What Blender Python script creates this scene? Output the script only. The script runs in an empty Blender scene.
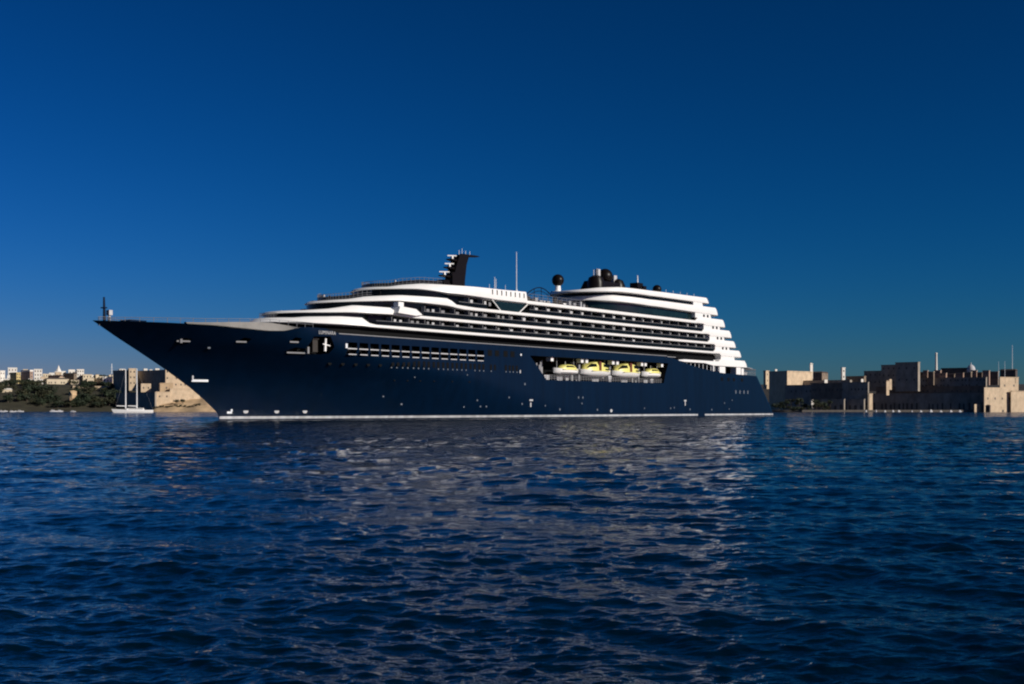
import bpy, bmesh, math, random
import numpy as np
from mathutils import Vector, Matrix
random.seed(7)
rng = np.random.default_rng(7)
R = math.radians
S = bpy.context.scene
COL = S.collection

# ------------------------------------------------------------------ camera, sky, sun, exposure
F, CAMH, CX, YH = 1200.0, 2.2, 512.0, 409.0
cam = bpy.data.cameras.new("camera")
cam.sensor_width = 36.0
cam.lens = 36.0 * F / 1024.0
cam.shift_y = (YH - 342.0) / 1024.0
cam.clip_start, cam.clip_end = 0.1, 60000.0
camo = bpy.data.objects.new("camera", cam)
COL.objects.link(camo)
camo.location = (0, 0, CAMH)
camo.rotation_euler = (R(90), 0, 0)
S.camera = camo

SUN_AZ = math.atan2(0.86, -0.51)       # clockwise from +Y
SUN_EL = R(24)
W = bpy.data.worlds.new("World")
S.world = W
W.use_nodes = True
nt = W.node_tree
bg = nt.nodes["Background"]
sky = nt.nodes.new("ShaderNodeTexSky")
sky.sky_type = 'NISHITA'
sky.sun_disc = False
sky.sun_elevation = SUN_EL
sky.sun_rotation = SUN_AZ
sky.altitude = 0
sky.air_density = 1.0
sky.dust_density = 0.2
sky.ozone_density = 5.0
BGS = 0.05
sep = nt.nodes.new("ShaderNodeSeparateColor"); com = nt.nodes.new("ShaderNodeCombineColor")
nt.links.new(sky.outputs[0], sep.inputs[0])
# a deep, polarised-filter blue: each channel of the sky gets its own contrast curve  out = gain * (in / ref) ** power
for i, (gain, ref, pw) in enumerate(((0.076, 0.246, 3.4), (0.0655, 0.168, 1.46), (0.228, 0.271, 1.72))):
    a_ = nt.nodes.new("ShaderNodeMath"); a_.operation = 'MULTIPLY'; a_.inputs[1].default_value = BGS / ref
    b_ = nt.nodes.new("ShaderNodeMath"); b_.operation = 'POWER'; b_.inputs[1].default_value = pw
    c_ = nt.nodes.new("ShaderNodeMath"); c_.operation = 'MULTIPLY'; c_.inputs[1].default_value = gain / BGS
    nt.links.new(sep.outputs[i], a_.inputs[0]); nt.links.new(a_.outputs[0], b_.inputs[0])
    nt.links.new(b_.outputs[0], c_.inputs[0]); nt.links.new(c_.outputs[0], com.inputs[i])
nt.links.new(com.outputs[0], bg.inputs[0])
bg.inputs[1].default_value = BGS

sun = bpy.data.lights.new("sun", 'SUN')
sun.energy = 4.6
sun.angle = R(0.5)
sun.color = (1.0, 0.935, 0.83)
suno = bpy.data.objects.new("sun", sun)
COL.objects.link(suno)
sd = Vector((math.sin(SUN_AZ) * math.cos(SUN_EL), math.cos(SUN_AZ) * math.cos(SUN_EL), math.sin(SUN_EL)))
suno.rotation_euler = sd.to_track_quat('Z', 'Y').to_euler()
suno.location = sd * 500

S.view_settings.view_transform = 'Standard'
S.view_settings.look = 'None'
S.view_settings.exposure = 0.0
S.view_settings.gamma = 1.0
S.view_settings.use_curve_mapping = False
S.render.engine = 'CYCLES'
S.cycles.pixel_filter_type = 'BLACKMAN_HARRIS'
S.cycles.filter_width = 2.1
S.cycles.max_bounces = 6
S.cycles.use_denoising = True

# ------------------------------------------------------------------ materials
def mat(name, col, rough=0.6, metal=0.0, var=0.12, scale=0.5, bump=0.0, coat=0.0, spec=0.5, stretch=(1, 1, 1)):
    m = bpy.data.materials.new(name)
    m.use_nodes = True
    t = m.node_tree
    p = t.nodes["Principled BSDF"]
    p.inputs["Roughness"].default_value = rough
    p.inputs["Metallic"].default_value = metal
    p.inputs["Coat Weight"].default_value = coat
    p.inputs["Coat Roughness"].default_value = 0.12
    p.inputs["Specular IOR Level"].default_value = spec
    tc = t.nodes.new("ShaderNodeTexCoord")
    mp = t.nodes.new("ShaderNodeMapping")
    mp.inputs["Scale"].default_value = stretch
    t.links.new(tc.outputs["Object"], mp.inputs[0])
    n = t.nodes.new("ShaderNodeTexNoise")
    n.inputs["Scale"].default_value = scale
    n.inputs["Detail"].default_value = 6
    n.inputs["Roughness"].default_value = 0.65
    t.links.new(mp.outputs[0], n.inputs[0])
    cr = t.nodes.new("ShaderNodeValToRGB")
    a = [max(0, c * (1 - var)) for c in col]
    b = [min(1, c * (1 + var)) for c in col]
    cr.color_ramp.elements[0].position = 0.3
    cr.color_ramp.elements[1].position = 0.7
    cr.color_ramp.elements[0].color = (*a, 1)
    cr.color_ramp.elements[1].color = (*b, 1)
    t.links.new(n.outputs[0], cr.inputs[0])
    t.links.new(cr.outputs[0], p.inputs["Base Color"])
    if bump:
        bp = t.nodes.new("ShaderNodeBump")
        bp.inputs["Strength"].default_value = 0.6
        bp.inputs["Distance"].default_value = bump
        t.links.new(n.outputs[0], bp.inputs["Height"])
        t.links.new(bp.outputs[0], p.inputs["Normal"])
    return m

M = dict(
    navy=mat("navy_paint", (0.0003, 0.0070, 0.0225), 0.3, var=0.20, scale=0.55, coat=0.0, spec=0.24, bump=0.02, stretch=(1, 1, 0.07)),
    white=mat("white_paint", (0.80, 0.79, 0.77), 0.4, var=0.035, scale=0.35, stretch=(1, 1, 0.3)),
    grey=mat("grey_paint", (0.32, 0.32, 0.33), 0.5),
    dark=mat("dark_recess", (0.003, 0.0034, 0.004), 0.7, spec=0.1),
    black=mat("black_paint", (0.007, 0.005, 0.0045), 0.35, scale=1.0, spec=0.15),
    glass=mat("dark_glass", (0.003, 0.0042, 0.005), 0.12, var=0.3, scale=0.25, spec=0.12),
    green_glass=mat("greenish_glass", (0.006, 0.016, 0.017), 0.12, var=0.35, scale=0.5, spec=0.3),
    rail=mat("rail_metal", (0.22, 0.22, 0.23), 0.4, metal=0.3),
    curtain=mat("curtain_cloth", (0.46, 0.46, 0.47), 0.8),
    yellow=mat("yellow_fibreglass", (0.74, 0.68, 0.20), 0.4, scale=1.5),
    redbrown=mat("red_brown_paint", (0.13, 0.03, 0.015), 0.5),
    tan=mat("tan_timber", (0.022, 0.017, 0.012), 0.6),
    stripe=mat("weathered_white_stripe", (0.40, 0.41, 0.42), 0.5, var=0.4, scale=0.6, stretch=(1, 1, 0.4)),
    dim=mat("mid_grey_paint", (0.20, 0.20, 0.21), 0.7),  # mid grey for dividers, rails, sills and many balcony panels
    faint=mat("dull_marking", (0.10, 0.12, 0.15), 0.6),
    bulwark=mat("shade_toned_bulwark_paint", (0.22, 0.21, 0.195), 0.5, var=0.2, scale=0.4),  # white strake whose dim grazing light is put into the colour as grey
    mark=mat("white_marking", (0.72, 0.74, 0.76), 0.5),
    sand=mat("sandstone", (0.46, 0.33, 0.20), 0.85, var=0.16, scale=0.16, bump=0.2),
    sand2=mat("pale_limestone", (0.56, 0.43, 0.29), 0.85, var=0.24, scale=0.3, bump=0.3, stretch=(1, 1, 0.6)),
    cream=mat("cream_render", (0.62, 0.52, 0.37), 0.8, var=0.1, scale=0.2),
    ywall=mat("yellow_render", (0.55, 0.42, 0.18), 0.8, var=0.1, scale=0.2),
    wwall=mat("white_render", (0.74, 0.70, 0.63), 0.8, var=0.06, scale=0.2),
    pink=mat("pinkish_render", (0.36, 0.24, 0.18), 0.8, var=0.12, scale=0.2),
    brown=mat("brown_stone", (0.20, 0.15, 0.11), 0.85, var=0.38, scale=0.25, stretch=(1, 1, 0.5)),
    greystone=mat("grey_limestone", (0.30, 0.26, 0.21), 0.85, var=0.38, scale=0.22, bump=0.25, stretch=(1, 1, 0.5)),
    roofdark=mat("dark_roofing", (0.07, 0.055, 0.05), 0.8),
    window=mat("house_window", (0.07, 0.06, 0.055), 0.5),
    leaf_a=mat("foliage_dark", (0.014, 0.025, 0.009), 0.8, var=0.5, scale=0.6),
    leaf_b=mat("foliage_olive", (0.03, 0.033, 0.012), 0.8, var=0.45, scale=0.6),
    bark=mat("bark", (0.08, 0.06, 0.045), 0.9),
    hill=mat("scrub_ground", (0.035, 0.032, 0.016), 0.9, var=0.5, scale=0.07, bump=0.3),
    rock=mat("sandstone_rock", (0.50, 0.35, 0.20), 0.9, var=0.28, scale=0.12, bump=0.9),
    darkrock=mat("dark_rock", (0.03, 0.027, 0.024), 0.9, var=0.4, scale=0.12, bump=0.8),
    quay=mat("quay_stone", (0.12, 0.105, 0.09), 0.85, var=0.2, scale=0.2),
)

# ------------------------------------------------------------------ helpers
class MB:
    def __init__(s):
        s.v, s.f = [], []
    def add(s, v, f):
        o = len(s.v)
        s.v += [tuple(map(float, p)) for p in v]
        s.f += [tuple(i + o for i in q) for q in f]
        return s
    def box(s, c, d, rz=0.0, taper=1.0):
        x, y, z = d[0] / 2, d[1] / 2, d[2] / 2
        cs, sn = math.cos(rz), math.sin(rz)
        vs = []
        for zz, k in ((-z, 1.0), (z, taper)):
            for xx, yy in ((-x, -y), (x, -y), (x, y), (-x, y)):
                xx *= k; yy *= k
                vs.append((c[0] + xx * cs - yy * sn, c[1] + xx * sn + yy * cs, c[2] + zz))
        return s.add(vs, [(3, 2, 1, 0), (4, 5, 6, 7), (0, 1, 5, 4), (1, 2, 6, 5), (2, 3, 7, 6), (3, 0, 4, 7)])
    def tube(s, a, b, r, r2=None, n=8):
        a, b = Vector(a), Vector(b)
        r2 = r if r2 is None else r2
        d = (b - a).normalized()
        u = d.orthogonal().normalized(); w = d.cross(u)
        vs = []
        for p, q in ((a, r), (b, r2)):
            for i in range(n):
                t = 2 * math.pi * i / n
                vs.append(p + (u * math.cos(t) + w * math.sin(t)) * q)
        fs = [(i, (i + 1) % n, n + (i + 1) % n, n + i) for i in range(n)]
        fs += [tuple(range(n - 1, -1, -1)), tuple(range(n, 2 * n))]
        return s.add(vs, fs)
    def lathe(s, prof, c=(0, 0, 0), n=20):
        vs, fs = [], []
        for r, z in prof:
            for i in range(n):
                t = 2 * math.pi * i / n
                vs.append((c[0] + r * math.cos(t), c[1] + r * math.sin(t), c[2] + z))
        for k in range(len(prof) - 1):
            for i in range(n):
                j = (i + 1) % n
                fs.append((k * n + i, k * n + j, (k + 1) * n + j, (k + 1) * n + i))
        fs.append(tuple(range(n - 1, -1, -1)))
        fs.append(tuple((len(prof) - 1) * n + i for i in range(n)))
        return s.add(vs, fs)
    def ball(s, c, r, n=24, m=14):
        return s.lathe([(max(0.01, r * math.sin(math.pi * k / m)), -r * math.cos(math.pi * k / m)) for k in range(m + 1)], c, n)
    def prism_y(s, poly, y0, y1):                      # polygon in (x, z) extruded along y
        n = len(poly)
        vs = [(x, y0, z) for x, z in poly] + [(x, y1, z) for x, z in poly]
        fs = [(i, (i + 1) % n, n + (i + 1) % n, n + i) for i in range(n)]
        fs += [tuple(range(n - 1, -1, -1)), tuple(range(n, 2 * n))]
        return s.add(vs, fs)
    def build(s, name, m, parent=None, smooth=None, loc=None):
        me = bpy.data.meshes.new(name)
        me.from_pydata(s.v, [], s.f)
        bm = bmesh.new(); bm.from_mesh(me)
        bmesh.ops.recalc_face_normals(bm, faces=bm.faces)
        bm.to_mesh(me); bm.free()
        for mm in (m if isinstance(m, (list, tuple)) else [m]):
            me.materials.append(mm)
        if smooth:
            me.shade_smooth()
            me.set_sharp_from_angle(angle=R(smooth))
        o = bpy.data.objects.new(name, me)
        COL.objects.link(o)
        if parent is not None:
            o.parent = parent
        if loc is not None:
            o.location = loc
        return o

def empty(name, loc=(0, 0, 0), rz=0.0):
    o = bpy.data.objects.new(name, None)
    COL.objects.link(o)
    o.location = loc
    o.rotation_euler = (0, 0, rz)
    return o

def tag(o, label=None, cat=None, group=None, kind=None):
    if label: o["label"] = label
    if cat: o["category"] = cat
    if group: o["group"] = group
    if kind: o["kind"] = kind
    return o

def copy_tree(o, parent=None):
    c = o.copy(); COL.objects.link(c)
    if parent is not None: c.parent = parent
    for ch in list(o.children):
        copy_tree(ch, c)
    return c

def loft(secs, close=True):
    """secs: list of equal-length point rings"""
    b = MB(); n = len(secs[0])
    for s_ in secs: b.v += [tuple(map(float, p)) for p in s_]
    for k in range(len(secs) - 1):
        for i in range(n):
            j = (i + 1) % n
            b.f.append((k * n + i, k * n + j, (k + 1) * n + j, (k + 1) * n + i))
    b.f.append(tuple(range(n - 1, -1, -1))); b.f.append(tuple((len(secs) - 1) * n + i for i in range(n)))
    return b
def hull_loft(L, Bm, H, D, bow=0.16, n=15):
    secs = []
    for k in range(n):
        t = k / (n - 1)
        w = Bm / 2 * (0.03 + 0.97 * (1 - max(0, (t - 0.45) / 0.55) ** 2.2)) * (0.78 + 0.22 * min(1, t / 0.3))
        sh = H * (1 + bow * max(0, (t - 0.4) / 0.6) ** 2)
        kz = -D * (1 - max(0, (t - 0.75) / 0.25) ** 2 * 0.95)
        x = -L / 2 + L * t
        rk = 0.06 * L * max(0, (t - 0.8) / 0.2)
        secs.append([(x, 0, kz), (x, w * 0.6, kz * 0.6), (x + rk * 0.5, w * 0.93, sh * 0.35), (x + rk, w, sh), (x + rk, -w, sh), (x + rk * 0.5, -w * 0.93, sh * 0.35), (x, -w * 0.6, kz * 0.6)])
    return loft(secs)

# ------------------------------------------------------------------ sea
def make_sea():
    ys, y = [2.0], 2.0
    while y < 30000:
        k = 0.05 if y < 7 else 0.0035 if y < 30 else 0.005 if y < 60 else (0.3 / y if y < 330 else (0.012 if y < 600 else (0.04 if y < 3000 else 0.12)))
        y *= 1 + k
        ys.append(y)
    ys = np.array([-600.0, -60.0, -10.0, 0.0, 1.0] + ys)
    nx = 720
    t = np.linspace(-1, 1, nx)
    t = 0.62 * t + 0.9 * np.sign(t) * np.clip(np.abs(t) - 0.93, 0, 1) * 20
    wdt = np.maximum(ys, 8.0)
    wdt[:3] = [600, 60, 20]
    X = wdt[:, None] * t[None, :]
    Y = np.repeat(ys[:, None], nx, 1)
    dist = np.sqrt(X ** 2 + Y ** 2)
    gx = 0.62 * 2 / nx * wdt[:, None]
    gy = np.gradient(ys)[:, None]
    Z = np.zeros_like(X); DX = np.zeros_like(X); DY = np.zeros_like(X)
    r2 = np.random.default_rng(11)
    wind = R(250)
    # slow patchiness, so the chop comes and goes in gusts
    patch = 1.0 + 0.30 * np.sin(X * 0.11 + Y * 0.07 + 1.3 * np.sin(Y * 0.05)) * np.sin(Y * 0.13 - X * 0.05 + 0.5) \
        + 0.30 * np.sin(X * 0.47 + 1.6 * np.sin(Y * 0.21 + X * 0.1)) * np.sin(Y * 0.33 + 1.1 * np.sin(X * 0.29))
    for i in range(170):
        lam = 0.10 * (2.6 / 0.10) ** r2.random()
        k = 2 * math.pi / lam
        th = wind + r2.normal(0, 0.75)
        slope = 0.0212 * (lam / 0.45) ** (-0.62 if lam > 0.45 else -0.05)
        A = slope / k * (0.6 + 0.8 * r2.random())
        fade = np.clip((lam / (abs(math.cos(th)) * gx + abs(math.sin(th)) * gy) - 2.2) / 2.0, 0, 1)
        ph = k * (X * math.cos(th) + Y * math.sin(th)) + r2.random() * 6.283
        Z += A * fade * np.cos(ph)
        DX -= 0.8 * A * fade * np.sin(ph) * math.cos(th)
        DY -= 0.8 * A * fade * np.sin(ph) * math.sin(th)
    Z *= patch
    for i in range(9):                                   # a low swell under the chop
        lam = r2.uniform(2.4, 7.0); k = 2 * math.pi / lam; th = wind + r2.normal(0, 0.35)
        gs = abs(math.cos(th)) * gx + abs(math.sin(th)) * gy
        Z += r2.uniform(0.012, 0.026) / k * np.clip((lam / gs - 2.2) / 2.0, 0, 1) * np.cos(k * (X * math.cos(th) + Y * math.sin(th)) + r2.random() * 6.283)
    co = np.stack([X + DX, Y + DY, Z], -1).reshape(-1, 3).astype(np.float32)
    ny = len(ys)
    i = np.arange(ny - 1)[:, None] * nx + np.arange(nx - 1)[None, :]
    q = np.stack([i, i + 1, i + nx + 1, i + nx], -1).reshape(-1, 4).astype(np.int32)
    me = bpy.data.meshes.new("sea")
    me.vertices.add(len(co)); me.vertices.foreach_set("co", co.ravel())
    me.loops.add(q.size); me.loops.foreach_set("vertex_index", q.ravel())
    me.polygons.add(len(q))
    me.polygons.foreach_set("loop_start", np.arange(0, q.size, 4, dtype=np.int32))
    me.polygons.foreach_set("loop_total", np.full(len(q), 4, dtype=np.int32))
    me.update(calc_edges=True)
    me.shade_smooth()
    o = bpy.data.objects.new("sea", me)
    COL.objects.link(o)
    o["kind"] = "structure"
    m = bpy.data.materials.new("sea_water"); m.use_nodes = True
    t = m.node_tree; p = t.nodes["Principled BSDF"]
    p.inputs["Base Color"].default_value = (0.0001, 0.0062, 0.0145, 1)
    p.inputs["Roughness"].default_value = 0.06
    p.inputs["IOR"].default_value = 1.333
    tc = t.nodes.new("ShaderNodeTexCoord")
    # ripples too small to model blur the mirror more the farther out the open water lies
    sx = t.nodes.new("ShaderNodeSeparateXYZ"); t.links.new(tc.outputs["Object"], sx.inputs[0])
    mr = t.nodes.new("ShaderNodeMapRange"); mr.inputs[1].default_value = 30; mr.inputs[2].default_value = 350
    mr.inputs[3].default_value = 0.05; mr.inputs[4].default_value = 0.10
    t.links.new(sx.outputs[1], mr.inputs[0]); t.links.new(mr.outputs[0], p.inputs["Roughness"])
    def noise(sc, det, dist_, st=(1, 1, 1)):
        mp = t.nodes.new("ShaderNodeMapping"); mp.inputs["Scale"].default_value = st
        t.links.new(tc.outputs["Object"], mp.inputs[0])
        n = t.nodes.new("ShaderNodeTexNoise"); n.inputs["Scale"].default_value = sc
        n.inputs["Detail"].default_value = det; n.inputs["Roughness"].default_value = 0.6
        n.inputs["Distortion"].default_value = dist_
        t.links.new(mp.outputs[0], n.inputs[0])
        return n
    prev = None
    for sc, det, dd, dist_, st in ((1.1, 3, 0.5, 0.04, (0.8, 1.3, 1)), (5.0, 3, 0.4, 0.020, (0.8, 1.2, 1)), (17.0, 2, 0.3, 0.006, (0.8, 1.2, 1))):
        b = t.nodes.new("ShaderNodeBump")
        b.inputs["Strength"].default_value = 1.0
        b.inputs["Distance"].default_value = dist_
        t.links.new(noise(sc, det, dd, st).outputs[0], b.inputs["Height"])
        if prev: t.links.new(prev.outputs[0], b.inputs["Normal"])
        prev = b
    # slopes of the wavelets the mesh is too coarse to carry far out: they take over as the modelled ones fade
    mf = t.nodes.new("ShaderNodeMapRange"); mf.inputs[1].default_value = 18; mf.inputs[2].default_value = 80
    mf.inputs[3].default_value = 0.05; mf.inputs[4].default_value = 1.0
    t.links.new(sx.outputs[1], mf.inputs[0])
    acc = prev.outputs[0]
    for sc, amp in ((0.7, 1.4), (2.6, 1.9)):
        nz = noise(sc, 3, 0.4, (0.75, 1.15, 1))
        sub = t.nodes.new("ShaderNodeVectorMath"); sub.operation = 'SUBTRACT'; sub.inputs[1].default_value = (0.5, 0.5, 0.5)
        t.links.new(nz.outputs["Color"], sub.inputs[0])
        mul = t.nodes.new("ShaderNodeVectorMath"); mul.operation = 'MULTIPLY'; mul.inputs[1].default_value = (amp * .8, amp, 0)
        t.links.new(sub.outputs[0], mul.inputs[0])
        scl = t.nodes.new("ShaderNodeVectorMath"); scl.operation = 'SCALE'
        t.links.new(mul.outputs[0], scl.inputs[0]); t.links.new(mf.outputs[0], scl.inputs["Scale"])
        add = t.nodes.new("ShaderNodeVectorMath"); add.operation = 'ADD'
        t.links.new(acc, add.inputs[0]); t.links.new(scl.outputs[0], add.inputs[1])
        acc = add.outputs[0]
    nrm = t.nodes.new("ShaderNodeVectorMath"); nrm.operation = 'NORMALIZE'
    t.links.new(acc, nrm.inputs[0])
    t.links.new(nrm.outputs[0], p.inputs["Normal"])
    me.materials.append(m)
make_sea()
sb = MB().box((0, 14000, -12), (40000, 32000, 2)).build("sea_bed", M["darkrock"])
sb["kind"] = "structure"

# ------------------------------------------------------------------ land
def at(px, D, y=None):
    return Vector(((px - CX) / F * D, D, 0.0 if y is None else CAMH + (YH - y) * D / F))

def smooth01(t):
    t = np.clip(t, 0, 1)
    return t * t * (3 - 2 * t)

def land(name, x0, x1, y0, y1, nx, ny, fn, m, kind="structure"):
    xs = np.linspace(x0, x1, nx); ysv = y0 + (y1 - y0) * np.linspace(0, 1, ny) ** 1.8
    X, Y = np.meshgrid(xs, ysv)
    Z = fn(X, Y)
    b = MB()
    v = np.stack([X, Y, Z], -1).reshape(-1, 3)
    fs = [(j * nx + i, j * nx + i + 1, (j + 1) * nx + i + 1, (j + 1) * nx + i) for j in range(ny - 1) for i in range(nx - 1)]
    b.add(v, fs)
    o = b.build(name, m, smooth=60)
    o["kind"] = kind
    return o

def lumps(X, Y, s, k=1.0):
    return k * (np.sin(X / s + 1.7 * np.sin(Y / s * 0.7)) * np.cos(Y / s * 1.1 + 0.4) + 0.5 * np.sin(X / s * 2.3 + 2 + np.cos(Y / s)))

def left_h(X, Y):
    Ys = 985 + 7 * np.sin(X / 31.0) + 3 * np.sin(X / 11.0)
    d = Y - Ys
    z = np.interp(d, [-60, -12, 0, 5, 22, 60, 115, 260, 1400], [-9, -4, -0.2, 1.3, 4.5, 14.5, 24.5, 29, 34])
    z = z + lumps(X, Y, 24, 0.7) * np.clip(d / 20, 0, 1)
    e = smooth01((-125 - X) / 60.0)
    return z * e - 6 * (1 - e)
land("hills", -1500, -100, 920, 2400, 150, 70, left_h, M["hill"])

def promontory_h(X, Y):
    Ys = 958 + 5 * np.sin(X / 17.0) + 2.2 * np.sin(X / 5.3 + 1)
    d = Y - Ys
    z = np.interp(d, [-40, -6, 0, 3, 12, 26, 34, 60, 140], [-7, -3, -0.3, 1.6, 4.0, 7.5, 11.0, 14.0, 15.0])
    z = z + (lumps(X, Y, 7, 0.5) + lumps(X, Y, 3.1, 0.25)) * np.clip(d / 6, 0, 1)
    e = smooth01((X + 302) / 16.0) * smooth01((-150 - X) / 40.0)
    return z * e - 4 * (1 - e)
land("rocky_slope", -315, -140, 930, 1080, 110, 70, promontory_h, M["rock"])

def right_h(X, Y):
    Ys = 893 + 2 * np.sin(X / 23.0)
    d = Y - Ys
    z = np.interp(d, [-40, -8, 0, 3, 75, 80, 115, 150, 220, 1200], [-9, -5, -1.0, 1.2, 1.6, 5.0, 12.0, 21.0, 25.0, 26.0])
    z = z + lumps(X, Y, 19, 0.4) * np.clip((d - 75) / 20, 0, 1)
    e = smooth01((X - 118) / 45.0)
    return z * e - 6 * (1 - e)
land("headland", 100, 1300, 850, 2100, 140, 60, right_h, M["darkrock"])

# ------------------------------------------------------------------ buildings on land
def corner_block(px0, pxc, px1, ytop, ybase, D, phi):
    """plan of a rectangular block whose near corner stands at (pxc, D): returns corner, face directions and lengths"""
    C = at(pxc, D)
    c, s = math.cos(R(phi)), math.sin(R(phi))
    dl = Vector((-c, s, 0)); dr = Vector((s, c, 0))
    def run(px, d):
        k = (px - CX) / F
        den = d.x - k * d.y
        t = (k * C.y - C.x) / den if abs(den) > 1e-6 else 1.0
        return t
    wl = run(px0, dl) if px0 < pxc - 0.01 else None
    wr = run(px1, dr) if px1 > pxc + 0.01 else None
    return C, dl, dr, wl, wr

def building(name, label, cat, px0, pxc, px1, ytop, ybase, D, phi, m, depth=12.0, wins=(0, 0, 0), parapet=0.0, group=None, roof=None, arch=False):
    if (pxc - px0) < 0.4 * (px1 - px0):
        phi = 66 + phi * 0.2                        # mostly its sunlit right face is seen
    C, dl, dr, wl, wr = corner_block(px0, pxc, px1, ytop, ybase, D, phi)
    if wl is None or wl <= 0.2 or wl > 160: wl = depth
    if wr is None or wr <= 0.2 or wr > 160: wr = depth
    zt = CAMH + (YH - ytop) * D / F
    zb = CAMH + (YH - ybase) * D / F
    h = zt - zb
    root = empty(name, (C.x, C.y, zb), 0)
    tag(root, label, cat, group, "thing")
    ax = dr; ay = dl
    def P(a, b, z): return (ax * a + ay * b) + Vector((0, 0, z))
    w = MB()
    vs = [P(0, 0, -4), P(wr, 0, -4), P(wr, wl, -4), P(0, wl, -4), P(0, 0, h), P(wr, 0, h), P(wr, wl, h), P(0, wl, h)]
    w.add(vs, [(0, 1, 2, 3), (4, 5, 6, 7), (0, 1, 5, 4), (1, 2, 6, 5), (2, 3, 7, 6), (3, 0, 4, 7)])
    w.build("wall", m, root)
    if parapet:
        p = MB(); e = 0.25; q = 0.9
        for (a0, a1, b0, b1) in ((-e, wr + e, -e, q), (-e, wr + e, wl - q, wl + e), (-e, q, q, wl - q), (wr - q, wr + e, q, wl - q)):
            p.add([P(a0, b0, h + 0.003), P(a1, b0, h + 0.003), P(a1, b1, h + 0.003), P(a0, b1, h + 0.003), P(a0, b0, h + parapet), P(a1, b0, h + parapet), P(a1, b1, h + parapet), P(a0, b1, h + parapet)],
                  [(0, 1, 2, 3), (4, 5, 6, 7), (0, 1, 5, 4), (1, 2, 6, 5), (2, 3, 7, 6), (3, 0, 4, 7)])
        p.build("parapet", roof or m, root)
    elif roof:
        p = MB(); e = 0.5
        p.add([P(-e, -e, h + 0.003), P(wr + e, -e, h + 0.003), P(wr + e, wl + e, h + 0.003), P(-e, wl + e, h + 0.003), P(0.8, 0.8, h + 1.0), P(wr - 0.8, 0.8, h + 1.0), P(wr - 0.8, wl - 0.8, h + 1.0), P(0.8, wl - 0.8, h + 1.0)],
              [(0, 1, 2, 3), (4, 5, 6, 7), (0, 1, 5, 4), (1, 2, 6, 5), (2, 3, 7, 6), (3, 0, 4, 7)])
        p.build("roof", roof, root)
    nl, nr, rows = wins
    for side, n, ln in (("l", nl, wl), ("r", nr, wr)):
        for r_ in range(rows):
            for i in range(n):
                if n >= 6 and rng.random() < 0.28: continue
                cpos = ln * (i + 0.5 + (rng.uniform(-.2, .2) if n >= 6 else 0)) / n
                hw = min(0.55, ln / n * 0.22)
                hh = min(0.75, h / rows * 0.25)
                cz = h * (r_ + 0.55) / rows
                g = MB()
                def Q(t, o, z): return P(t, o, z) if side == "r" else P(o, t, z)
                if arch:
                    hw = ln / n * rng.uniform(0.16, 0.27); z0, z1 = 0.3, h * rng.uniform(0.28, 0.42)
                    pts = [(-hw, z0), (hw, z0), (hw, z1)] + [(hw * math.cos(a), z1 + hw * math.sin(a)) for a in np.linspace(0.3, 2.84, 7)] + [(-hw, z1)]
                else:
                    pts = [(-hw, cz - hh), (hw, cz - hh), (hw, cz + hh), (-hw, cz + hh)]
                k = len(pts)
                v = [Q(cpos + x, -0.06, z) for x, z in pts] + [Q(cpos + x, 0.3, z) for x, z in pts]
                g.add(v, [tuple(range(k)), tuple(range(2 * k - 1, k - 1, -1))] + [(a, (a + 1) % k, k + (a + 1) % k, k + a) for a in range(k)])
                g.build("arch" if arch else "window", M["window"], root)
    return root

LIT, DRK = -22, 42
town = "houses of the town on the left shore"
B = building
# left shore: name, label, category, px0, corner, px1, ytop, ybase, D, phi ...
B("town_house", "pale greenish house cut by the left edge of the photo", "house", -8, 0, 5, 371, 381, 1150, 20, M["wwall"], wins=(0, 2, 2), parapet=0.6, group=town)
B("town_house", "tall white house just left of and behind the yellow block", "house", 6, 8, 17, 368.2, 380, 1190, 12, M["wwall"], wins=(0, 3, 3), parapet=0.7, group=town)
B("apartment_block", "yellow apartment block with rows of dark window bands above the trees", "apartment block", 10, 16.5, 20.5, 373.0, 385, 1125, 38, M["ywall"], wins=(2, 2, 4), parapet=0.6, group=town)
B("town_house", "brownish pink house with white parapet right of the yellow block", "house", 21, 30, 33, 371.5, 382, 1150, 40, M["pink"], wins=(4, 1, 3), parapet=1.6, group=town, roof=M["wwall"])
B("town_house", "broad white house with bright right wall in the white cluster", "house", 31.5, 34, 42, 369.5, 380.5, 1160, 20, M["wwall"], wins=(0, 3, 3), parapet=0.5, group=town)
B("town_house", "small white house below the pink one, half hidden by trees", "house", 27, 28.5, 32, 378.5, 384, 1120, 15, M["wwall"], wins=(0, 1, 1), group=town)
B("town_house", "low cream house between the white cluster and the spire", "house", 40, 43, 50, 374.2, 381, 1170, 18, M["cream"], wins=(0, 3, 2), parapet=0.4, group=town)
B("terrace_wall", "long low cream building with dark roof above the wooded slope", "long house", 43, 47, 69, 378.8, 387, 1120, -8, M["cream"], wins=(0, 7, 1), roof=M["roofdark"], group=town, depth=14)
B("town_house", "dark roofed house behind the long low cream building", "house", 48, 60, 63, 376, 380, 1150, 38, M["pink"], roof=M["roofdark"], group=town)
B("town_house", "tiny white house on the skyline right of the spire", "house", 61, 62, 66, 371, 376, 1240, 15, M["wwall"], wins=(0, 1, 1), group=town)
B("town_house", "brown house with dark roof left of the bright white pair", "house", 64, 74, 77, 373.8, 382, 1150, 40, M["brown"], wins=(4, 1, 2), roof=M["roofdark"], group=town)
B("town_house", "white skyline house just above the brown one", "house", 67, 68.5, 75, 369.5, 376, 1230, 18, M["wwall"], wins=(0, 2, 1), group=town)
B("town_house", "brightest white house with stepped top in the middle of the left town", "house", 75, 77, 84, 369.8, 380, 1165, 16, M["wwall"], wins=(0, 3, 3), parapet=0.6, group=town)
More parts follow.
